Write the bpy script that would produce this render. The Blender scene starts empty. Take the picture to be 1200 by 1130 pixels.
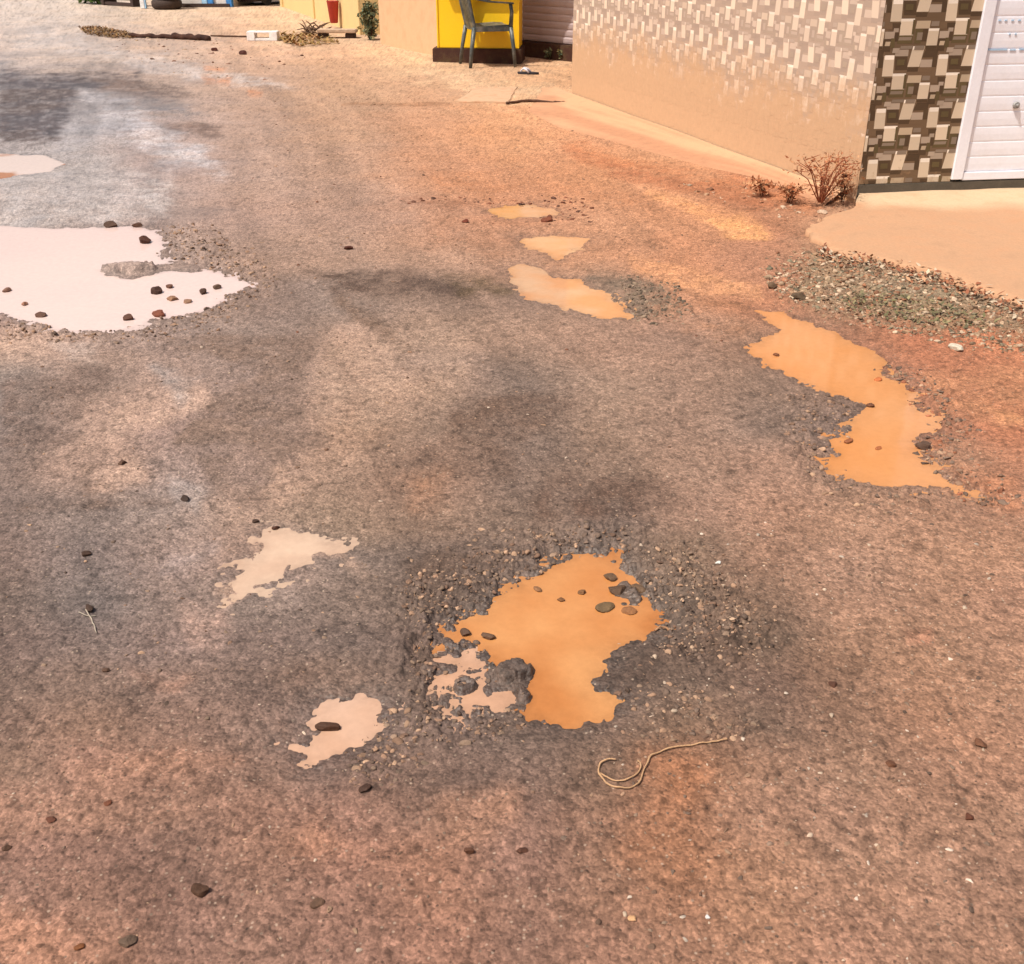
import bpy, bmesh, math, random
import numpy as np
from mathutils import Vector, Matrix, noise as mnoise
random.seed(7); RNG = np.random.default_rng(7)
sc = bpy.context.scene; COL = sc.collection
# ------------------------------------------------------------------ camera maths (pixels of the 1200x1130 photograph)
F, PITCH, CH = 1230.0, math.radians(27.8), 1.5
CP, SP = math.cos(PITCH), math.sin(PITCH)
def g(x, y, z=0.0):
    """ground point seen at photograph pixel x, y (height z)"""
    u = (x-600)/F; v = (565-y)/F
    d = (u, CP+v*SP, -SP+v*CP); t = (z-CH)/d[2]
    return Vector((d[0]*t, d[1]*t, z))
def depth_of(Y, z=0.0): return Y*CP + (CH-z)*SP
def mpp(x, y):
    p = g(x, y); return depth_of(p.y)/F           # metres per pixel there
def lin(c):
    return tuple(((v/255.0)/12.92 if v/255.0 <= .04045 else ((v/255.0+.055)/1.055)**2.4) for v in c)
# illumination constant: pixel colour (linear) = albedo * K for a flat sunlit surface
K = np.array([1.76, 1.78, 1.80])
def alb(c, m=1.0):
    l = lin(c); return tuple(min(.92, l[i]/K[i]*m) for i in range(3))
# ------------------------------------------------------------------ numpy noise
def _hash(ix, iy, s):
    h = (ix.astype(np.int64)*374761393 + iy.astype(np.int64)*668265263 + s*2147483647) & 0xffffffff
    h = ((h ^ (h >> 13))*1274126177) & 0xffffffff
    h = (h ^ (h >> 16)) & 0xffffffff
    return h/4294967295.0
def vnoise(x, y, s=0):
    ix = np.floor(x); iy = np.floor(y); fx = x-ix; fy = y-iy
    fx = fx*fx*(3-2*fx); fy = fy*fy*(3-2*fy)
    a = _hash(ix, iy, s); b = _hash(ix+1, iy, s); c = _hash(ix, iy+1, s); d = _hash(ix+1, iy+1, s)
    return (a*(1-fx)+b*fx)*(1-fy) + (c*(1-fx)+d*fx)*fy - .5
def fbm(x, y, s=0, n=4):
    r = 0; a = 1.0
    for i in range(n):
        r = r + a*vnoise(x*2**i+17.3*i, y*2**i-9.1*i, s+i); a *= .55
    return r
def sstep(a, b, x):
    t = np.clip((x-a)/(b-a), 0, 1); return t*t*(3-2*t)
def sdf(X, Y, poly, margin):
    """signed distance (negative inside) with +margin far outside the bounding box"""
    P = np.array([(p[0], p[1]) for p in poly], float)
    out = np.full(X.shape, float(margin))
    lo = P.min(0)-margin; hi = P.max(0)+margin
    m = (X > lo[0]) & (X < hi[0]) & (Y > lo[1]) & (Y < hi[1])
    if not m.any(): return out
    x = X[m]; y = Y[m]; d2 = np.full(x.shape, 1e18); ins = np.zeros(x.shape, bool)
    for i in range(len(P)):
        a = P[i]; b = P[(i+1) % len(P)]; e = b-a
        wx = x-a[0]; wy = y-a[1]
        t = np.clip((wx*e[0]+wy*e[1])/max(1e-12, e@e), 0, 1)
        d2 = np.minimum(d2, (wx-t*e[0])**2+(wy-t*e[1])**2)
        if a[1] != b[1]:
            c = ((a[1] > y) != (b[1] > y)) & (x < (b[0]-a[0])*(y-a[1])/(b[1]-a[1])+a[0])
            ins ^= c
    d = np.sqrt(d2); out[m] = np.minimum(np.where(ins, -d, d), margin)
    return out
# ------------------------------------------------------------------ mesh / object helpers
def link(o, parent=None):
    COL.objects.link(o)
    if parent: o.parent = parent
    return o
def tag(o, label=None, cat=None, group=None, kind=None):
    if label: o['label'] = label
    if cat: o['category'] = cat
    if group: o['group'] = group
    if kind: o['kind'] = kind
    return o
def mesh_obj(name, verts, faces, mat, parent=None, smooth=False, cols=None):
    me = bpy.data.meshes.new(name); me.from_pydata([tuple(v) for v in verts], [], [tuple(f) for f in faces]); me.update()
    if mat: me.materials.append(mat)
    if smooth: me.polygons.foreach_set('use_smooth', [True]*len(me.polygons))
    if cols is not None:
        a = me.color_attributes.new('Col', 'FLOAT_COLOR', 'POINT')
        c = np.ones((len(verts), 4), np.float32); c[:, :3] = np.array(cols)[:, :3]; a.data.foreach_set('color', c.ravel())
    return link(bpy.data.objects.new(name, me), parent)
def empty(name, loc, rz=0):
    o = bpy.data.objects.new(name, None); o.location = loc; o.rotation_euler = (0, 0, rz); o.empty_display_size = .1
    return link(o)
class B:
    """collects shapes into one bmesh"""
    def __init__(s): s.bm = bmesh.new()
    def box(s, c, size, rot=None, taper=1.0):
        ret = bmesh.ops.create_cube(s.bm, size=1.0); M = Matrix.Translation(Vector(c)) @ (rot.to_4x4() if rot else Matrix())
        for v in ret['verts']:
            q = Vector((v.co.x*size[0], v.co.y*size[1], v.co.z*size[2]))
            if v.co.z < 0: q.x *= taper; q.y *= taper
            v.co = M @ q
        return s
    def tube(s, pts, r, n=8, caps=True):
        pts = [Vector(p) for p in pts]; rs = r if isinstance(r, (list, tuple)) else [r]*len(pts); rings = []
        for i, p in enumerate(pts):
            t = (pts[min(i+1, len(pts)-1)]-pts[max(i-1, 0)]).normalized()
            a = t.cross(Vector((0, 0, 1)));
            if a.length < .1: a = t.cross(Vector((0, 1, 0)))
            a.normalize(); b = t.cross(a)
            rings.append([s.bm.verts.new(p+(a*math.cos(2*math.pi*k/n)+b*math.sin(2*math.pi*k/n))*rs[i]) for k in range(n)])
        for i in range(len(rings)-1):
            for k in range(n): s.bm.faces.new((rings[i][k], rings[i][(k+1) % n], rings[i+1][(k+1) % n], rings[i+1][k]))
        if caps: s.bm.faces.new(rings[0][::-1]); s.bm.faces.new(rings[-1])
        return s
    def lathe(s, prof, c=(0, 0, 0), n=20, caps=True):
        c = Vector(c); rings = [[s.bm.verts.new(c+Vector((r*math.cos(2*math.pi*k/n), r*math.sin(2*math.pi*k/n), z))) for k in range(n)] for r, z in prof]
        for i in range(len(rings)-1):
            for k in range(n): s.bm.faces.new((rings[i][k], rings[i][(k+1) % n], rings[i+1][(k+1) % n], rings[i+1][k]))
        if caps: s.bm.faces.new(rings[0][::-1]); s.bm.faces.new(rings[-1])
        return s
    def prism(s, outline, z0, z1):
        a = [s.bm.verts.new((p[0], p[1], z0)) for p in outline]; b = [s.bm.verts.new((p[0], p[1], z1)) for p in outline]; n = len(a)
        s.bm.faces.new(a[::-1]); s.bm.faces.new(b)
        for i in range(n): s.bm.faces.new((a[i], a[(i+1) % n], b[(i+1) % n], b[i]))
        return s
    def obj(s, name, mat, parent=None, bevel=0, smooth=False, jitter=0, seg=2):
        bmesh.ops.recalc_face_normals(s.bm, faces=s.bm.faces[:])
        if bevel: bmesh.ops.bevel(s.bm, geom=[e for e in s.bm.edges if e.calc_face_angle(0) > .5], offset=bevel, segments=seg, affect='EDGES', clamp_overlap=True)
        if jitter:
            for v in s.bm.verts: v.co += mnoise.noise_vector(v.co*9)*jitter
        me = bpy.data.meshes.new(name); s.bm.to_mesh(me); s.bm.free(); me.materials.append(mat)
        if smooth: me.polygons.foreach_set('use_smooth', [True]*len(me.polygons))
        return link(bpy.data.objects.new(name, me), parent)
# ------------------------------------------------------------------ materials
def nt(name):
    m = bpy.data.materials.new(name); m.use_nodes = True; t = m.node_tree; b = t.nodes['Principled BSDF']; return m, t, b
def N(t, typ, **k):
    n = t.nodes.new(typ)
    for a, v in k.items(): setattr(n, a, v)
    return n
def texnoise(t, scale, detail=4, rough=.6, co=None):
    n = N(t, 'ShaderNodeTexNoise'); n.inputs['Scale'].default_value = scale; n.inputs['Detail'].default_value = detail; n.inputs['Roughness'].default_value = rough
    if co: t.links.new(co, n.inputs['Vector'])
    return n
def maprange(t, src, a, b, c, d):
    n = N(t, 'ShaderNodeMapRange'); t.links.new(src, n.inputs[0])
    for i, v in enumerate((a, b, c, d)): n.inputs[i+1].default_value = v
    return n.outputs[0]
def mul(t, a, b):
    n = N(t, 'ShaderNodeMath', operation='MULTIPLY'); t.links.new(a, n.inputs[0])
    if isinstance(b, (int, float)): n.inputs[1].default_value = b
    else: t.links.new(b, n.inputs[1])
    return n.outputs[0]
def vscale(t, col, fac):
    n = N(t, 'ShaderNodeVectorMath', operation='SCALE'); t.links.new(col, n.inputs[0]); t.links.new(fac, n.inputs['Scale']); return n.outputs[0]
def mixc(t, fac, a, b):
    n = N(t, 'ShaderNodeMix', data_type='RGBA')
    if isinstance(fac, (int, float)): n.inputs[0].default_value = fac
    else: t.links.new(fac, n.inputs[0])
    for s, v in ((6, a), (7, b)):
        if isinstance(v, tuple): n.inputs[s].default_value = (*v[:3], 1)
        else: t.links.new(v, n.inputs[s])
    return n.outputs[2]
def bump(t, b, src, strength=.5, dist=.002):
    n = N(t, 'ShaderNodeBump'); n.inputs['Strength'].default_value = strength; n.inputs['Distance'].default_value = dist
    t.links.new(src, n.inputs['Height']); t.links.new(n.outputs[0], b.inputs['Normal']); return n
def simple(name, col, rough=.7, var=.25, scale=12, dirt=None, dirt_amt=.4, bmp=.3, spec=.4, bscale=120, attr=False):
    m, t, b = nt(name); co = N(t, 'ShaderNodeTexCoord').outputs['Object']
    n1 = texnoise(t, scale, 6, .65, co); n2 = texnoise(t, scale*9, 3, .6, co)
    if attr: src = N(t, 'ShaderNodeVertexColor', layer_name='Col').outputs[0]
    else:
        r = N(t, 'ShaderNodeRGB'); r.outputs[0].default_value = (*col, 1); src = r.outputs[0]
    if dirt:
        f = maprange(t, n1.outputs[0], .45, .72, 0, dirt_amt); src = mixc(t, f, src, dirt)
    f = mul(t, maprange(t, n1.outputs[0], .25, .75, 1-var, 1+var), maprange(t, n2.outputs[0], .25, .75, 1-var*.6, 1+var*.6))
    t.links.new(vscale(t, src, f), b.inputs['Base Color'])
    b.inputs['Roughness'].default_value = rough; b.inputs['Specular IOR Level'].default_value = spec
    if bmp:
        n3 = texnoise(t, bscale, 4, .6, co); bump(t, b, n3.outputs[0], bmp, .004)
    return m
DUST = alb((225, 170, 125))
# ------------------------------------------------------------------ puddle outlines (photograph pixels -> ground)
WL = -.018
PUD = {
 'big': [(-330,262),(-150,262),(0,262),(60,264),(120,263),(150,262),(178,267),(191,278),(190,294),(197,303),(180,307),(150,308),(115,312),(122,321),(165,320),(190,314),(215,314),(245,311),(268,321),(292,328),(276,340),(258,350),(238,360),(215,366),(180,371),(160,379),(110,382),(60,381),(40,373),(0,363),(-80,357),(-220,352),(-350,310)],
 'far': [(-120,176),(0,177),(30,179),(55,180),(74,189),(55,198),(20,203),(0,209),(-60,212),(-130,205)],
 'small_a': [(570,244),(590,238),(620,237),(646,242),(656,249),(620,253),(580,251)],
 'small_b': [(608,275),(640,273),(692,276),(682,286),(667,292),(655,301),(640,293),(620,288)],
 'small_c': [(594,311),(610,305),(640,311),(650,321),(680,324),(706,338),(730,351),(735,365),(710,370),(685,364),(665,357),(645,351),(620,346),(600,331)],
 'right': [(888,360),(917,362),(959,380),(998,396),(1024,407),(1039,422),(1043,436),(1060,444),(1067,458),(1075,475),(1096,482),(1099,501),(1076,514),(1082,529),(1096,543),(1121,560),(1146,574),(1094,567),(1048,568),(1012,560),(984,549),(968,534),(984,526),(968,515),(988,504),(998,483),(1010,469),(991,463),(956,449),(927,435),(899,424),(872,403),(897,394),(908,381)],
 'middle': [(524,722),(567,711),(579,695),(607,679),(638,662),(669,648),(685,640),(722,645),(734,662),(754,673),(757,686),(766,706),(775,729),(761,742),(722,748),(708,757),(708,776),(693,792),(693,804),(726,813),(722,832),(701,839),(673,845),(646,839),(620,829),(620,804),(622,792),(607,773),(579,771),(567,758),(556,747),(532,747)],
 'pale': [(528,750),(560,750),(565,768),(560,783),(577,800),(597,811),(585,827),(552,830),(530,826),(514,790),(530,776),(534,761)],
 'film': [(258,680),(275,668),(292,652),(303,636),(310,622),(335,619),(362,626),(392,630),(402,638),(396,646),(372,645),(352,652),(335,656),(322,668),(300,678),(285,690),(268,692)],
 'rock': [(372,814),(400,809),(438,811),(455,826),(441,848),(429,870),(396,877),(360,893),(337,868),(358,863),(371,851),(364,833)],
}
PUDW = {k: [(g(*p).x, g(*p).y) for p in v] for k, v in PUD.items()}
SLOPE = {'big': .10, 'far': .06, 'small_a': .05, 'small_b': .06, 'small_c': .09, 'right': .12, 'middle': .20, 'pale': .12, 'rock': .10, 'film': .035}
WARP = {'big': .05, 'far': .05, 'small_a': .05, 'small_b': .04, 'small_c': .03, 'right': .03, 'middle': .018, 'pale': .022, 'rock': .012, 'film': .07}
# low rises that stand out of the water: (px, py, rx, ry, height)
ISLES = [(592, 784, 28, 11, .024), (547, 798, 13, 7, .021), (612, 810, 9, 8, .021), (150, 313, 26, 4.5, .03), (735, 690, 16, 18, .018)]
# rubble rims: rough broken ground (poly px, amount)
RUB = [([(470,690),(560,650),(640,620),(720,615),(790,640),(850,690),(900,730),(870,770),(800,770),(775,735),(765,700),(750,668),(700,638),(640,655),(580,695),(530,725),(520,790),(560,840),(520,850),(480,770)], 1.0),
       ([(190,262),(230,262),(300,310),(325,335),(300,345),(240,375),(160,400),(0,392),(0,364),(110,384),(200,372),(290,330),(220,310),(190,300)], .8),
       ([(720,325),(790,335),(800,365),(740,378),(735,355)], .7),
       ([(1045,425),(1100,450),(1130,500),(1110,540),(1190,585),(1150,590),(1090,545),(1095,490),(1060,460)], .8),
       ([(940,455),(1000,470),(985,500),(965,520),(970,550),(1100,575),(1080,600),(960,570),(920,500)], .7),
       ([(900,320),(960,290),(1080,312),(1260,370),(1260,420),(1100,395),(920,355)], .9),
       ([(480,110),(700,125),(700,128),(480,118)], .3)]
RUBW = [([(g(*p).x, g(*p).y) for p in v], a) for v, a in RUB]
def ground_height(X, Y):
    X = np.asarray(X, float); Y = np.asarray(Y, float)
    near = np.clip(3.2/np.maximum(Y, 1.0), .35, 1)
    rub = np.zeros_like(X)
    for p, a in RUBW: rub = np.maximum(rub, a*(1-sstep(-.03, .12, sdf(X, Y, p, .2))))
    small = .0045*fbm(X*30, Y*30, 3, 4) + .0035*fbm(X*9, Y*9, 11, 3)
    chips = np.maximum(0, vnoise(X*38, Y*38, 41)-.22)*.03 + np.maximum(0, vnoise(X*70, Y*70, 43)-.2)*.016
    clod = np.maximum(0, vnoise(X*19, Y*19, 21))*.03 + np.floor(4*np.abs(vnoise(X*34+3*vnoise(X*9,Y*9,5), Y*34, 22)))*.007 + np.abs(vnoise(X*70, Y*70, 24))*.02
    H = (small + chips*.45)*near + rub*(clod-.008)
    dry = np.ones_like(X)*9
    pond = np.zeros_like(X)
    for k, poly in PUDW.items():
        s = sdf(X, Y, poly, .5)
        w = WARP[k]
        s2 = s + w*(fbm(X/w*.35, Y/w*.35, 60, 3) + .7*vnoise(X/w*1.1, Y/w*1.1, 66))*np.exp(-(s/.3)**2)
        prof = np.where(s2 < 0, WL+np.maximum(s2*SLOPE[k]*1.3, -.05), WL+s2*SLOPE[k]*.9)
        prof = np.minimum(prof, 0)
        m = prof < pond; pond = np.where(m, prof, pond); dry = np.minimum(dry, s2)
    isl = np.zeros_like(X)
    for px, py, rx, ry, h in ISLES:
        c = g(px, py); ax = rx*mpp(px, py); ay = abs(g(px, py-ry).y-c.y)
        r = ((X-c.x)/ax)**2+((Y-c.y)/ay)**2
        r = r + 1.5*fbm(X*26, Y*26, 77, 4)
        isl = np.maximum(isl, (h+.008*vnoise(X*60, Y*60, 78))*np.clip((1.25-r)*1.8, 0, 1)*(r < 1.25))
    inw = sstep(.0, -.03, dry)
    H = H*(1-inw*.8) + pond + isl
    # gentle road undulation well away from the water
    H = H + .03*vnoise(X*.7, Y*.7, 90)*sstep(.1, .6, dry)*sstep(2.5, 6, Y)
    return H, dry, rub
def gz(x, y):
    return float(ground_height(np.array([x]), np.array([y]))[0][0])
def on(px, py, dz=0):
    p = g(px, py); return Vector((p.x, p.y, gz(p.x, p.y)+dz))
# ------------------------------------------------------------------ ground sheet
def px_of(X, Y):
    d = Y*CP+CH*SP; return 600+F*X/d, 565-F*(-CH*CP+Y*SP)/d
ROWS_Y = [0, 50, 100, 150, 200, 250, 300, 350, 400, 450, 500, 550, 600, 650, 700, 750, 800, 850, 900, 950, 1000, 1050, 1100, 1150]
T = {  # ground tones, upper left wet sheen painted in, every 50 px down and 100 px across
0:   [(225,205,190),(225,205,188),(228,200,172),(235,202,168),(240,205,165),(240,198,155),(236,190,150),(236,190,150),(236,190,150),(236,190,150),(236,190,150),(236,190,150),(236,190,150)],
50:  [(215,192,178),(215,190,172),(215,182,158),(216,175,146),(224,180,145),(242,198,155),(240,195,155),(240,195,155),(240,195,155),(236,190,150),(236,190,150),(236,190,150),(236,190,150)],
100: [(150,140,138),(165,150,145),(180,155,140),(190,155,132),(200,158,125),(208,162,127),(228,178,135),(228,175,130),(232,180,138),(236,190,150),(236,190,150),(236,190,150),(236,190,150)],
150: [(150,142,142),(185,176,176),(182,158,148),(180,147,127),(190,150,122),(206,152,116),(214,155,112),(210,153,115),(228,172,130),(236,185,145),(230,180,140),(230,180,140),(230,180,140)],
200: [(195,182,178),(188,175,170),(175,150,140),(180,148,130),(185,148,125),(200,146,112),(205,145,107),(205,145,105),(212,152,112),(185,122,88),(190,130,95),(230,185,145),(230,185,145)],
250: [(190,172,162),(180,160,150),(165,140,128),(175,142,125),(180,145,125),(195,145,115),(204,145,110),(205,150,115),(206,146,108),(195,135,100),(200,150,115),(225,175,135),(225,175,135)],
300: [(185,160,148),(170,148,138),(160,135,122),(165,135,118),(175,142,122),(175,138,115),(185,140,112),(200,145,110),(202,142,106),(190,135,105),(170,135,105),(165,135,105),(170,135,105)],
350: [(170,140,128),(160,135,122),(155,130,116),(150,125,112),(148,126,113),(158,130,113),(158,128,110),(170,135,112),(196,141,108),(188,128,95),(165,125,98),(150,130,105),(155,130,105)],
400: [(205,170,148),(188,157,140),(163,139,127),(158,136,124),(186,153,133),(176,146,126),(170,138,118),(175,139,118),(165,130,110),(165,125,100),(170,115,85),(190,120,86),(192,122,86)],
450: [(152,136,127),(172,146,132),(182,152,136),(158,134,123),(186,151,130),(164,135,118),(142,120,107),(165,135,115),(165,132,112),(148,120,103),(140,110,92),(170,112,82),(196,126,88)],
500: [(148,131,123),(192,160,142),(168,141,130),(152,128,117),(180,145,122),(148,123,107),(138,116,103),(160,130,110),(165,132,112),(142,117,102),(138,112,98),(165,112,84),(186,116,82)],
550: [(153,131,121),(178,148,132),(163,138,126),(158,131,118),(165,135,115),(158,124,104),(138,114,100),(148,121,104),(165,132,112),(170,132,110),(160,125,103),(160,122,97),(172,116,86)],
600: [(150,128,118),(148,129,120),(165,145,135),(178,148,130),(165,138,118),(148,121,104),(138,114,99),(128,108,97),(165,130,110),(175,135,112),(175,135,110),(172,130,105),(165,122,98)],
650: [(145,122,112),(138,121,114),(163,139,128),(172,142,126),(148,127,115),(116,99,90),(125,104,92),(128,108,95),(152,124,104),(170,131,108),(178,138,114),(178,136,110),(175,132,106)],
700: [(135,115,105),(128,114,108),(158,135,124),(148,127,115),(138,117,105),(116,97,86),(115,97,86),(118,98,84),(126,105,90),(148,117,97),(172,132,108),(176,134,108),(175,132,108)],
750: [(135,112,102),(133,114,106),(155,130,120),(132,110,100),(126,106,96),(120,98,87),(112,95,85),(110,92,80),(116,95,82),(136,109,92),(164,126,102),(175,133,106),(172,130,105)],
800: [(140,115,102),(140,115,102),(148,121,108),(128,105,94),(142,115,99),(122,100,88),(112,93,82),(112,93,82),(120,98,84),(130,102,87),(152,116,94),(168,126,100),(170,128,102)],
850: [(140,112,98),(150,118,100),(148,117,102),(138,111,98),(138,112,99),(126,102,90),(120,98,86),(132,105,89),(138,108,88),(135,105,88),(148,112,90),(165,122,97),(168,125,100)],
900: [(145,115,98),(172,130,110),(165,125,105),(143,111,95),(132,104,91),(126,100,87),(126,100,87),(128,99,81),(155,108,80),(148,111,89),(155,118,95),(164,122,98),(165,122,98)],
950: [(166,126,106),(165,125,105),(150,115,98),(153,114,95),(150,112,95),(142,108,91),(137,104,89),(143,107,87),(156,110,83),(154,114,91),(158,118,95),(162,121,97),(160,120,96)],
1000:[(148,111,95),(144,108,92),(145,110,94),(155,115,95),(153,111,92),(160,115,92),(148,110,93),(149,110,88),(161,112,83),(162,118,91),(158,118,94),(160,119,95),(158,117,94)],
1050:[(148,112,96),(150,112,94),(145,108,92),(150,112,94),(152,112,94),(158,114,92),(150,111,92),(150,110,88),(158,112,86),(162,118,91),(160,118,94),(160,118,94),(158,116,92)],
1100:[(182,132,107),(165,121,99),(148,111,95),(150,112,94),(152,112,94),(155,112,92),(148,110,92),(148,108,88),(155,112,88),(160,116,90),(162,118,94),(160,118,94),(158,116,92)],
1150:[(175,128,104),(165,121,99),(150,112,95),(150,112,94),(152,112,94),(155,112,92),(148,110,92),(148,108,88),(155,112,88),(160,116,90),(162,118,94),(160,118,94),(158,116,92)]}
OFFG = np.array([[12,14,16,12,10],[20,17,15,10,12],[18,14,12,12,16],[5,5,8,12,22],[1,4,8,4,8],[11,13,12,19,18]]); OFFY = [0,120,300,450,700,1000]
def tweak(c, x, y):
    r = [np.interp(x, [0,300,600,900,1200], row) for row in OFFG]; o = float(np.interp(y, OFFY, r)); return tuple(min(252, v+o) for v in c)
GRID = np.array([[lin(tweak(T[y][k], k*100, y)) for k in range(13)] for y in ROWS_Y])
def grid_col(PX, PY):
    x = np.clip(PX/100, 0, 11.999); y = np.clip(PY/50, 0, len(ROWS_Y)-1.001)
    ix = x.astype(int); iy = y.astype(int); fx = (x-ix)[:, None]; fy = (y-iy)[:, None]
    fx = fx*fx*(3-2*fx); fy = fy*fy*(3-2*fy)
    return (GRID[iy, ix]*(1-fx)+GRID[iy, ix+1]*fx)*(1-fy)+(GRID[iy+1, ix]*(1-fx)+GRID[iy+1, ix+1]*fx)*fy
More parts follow.
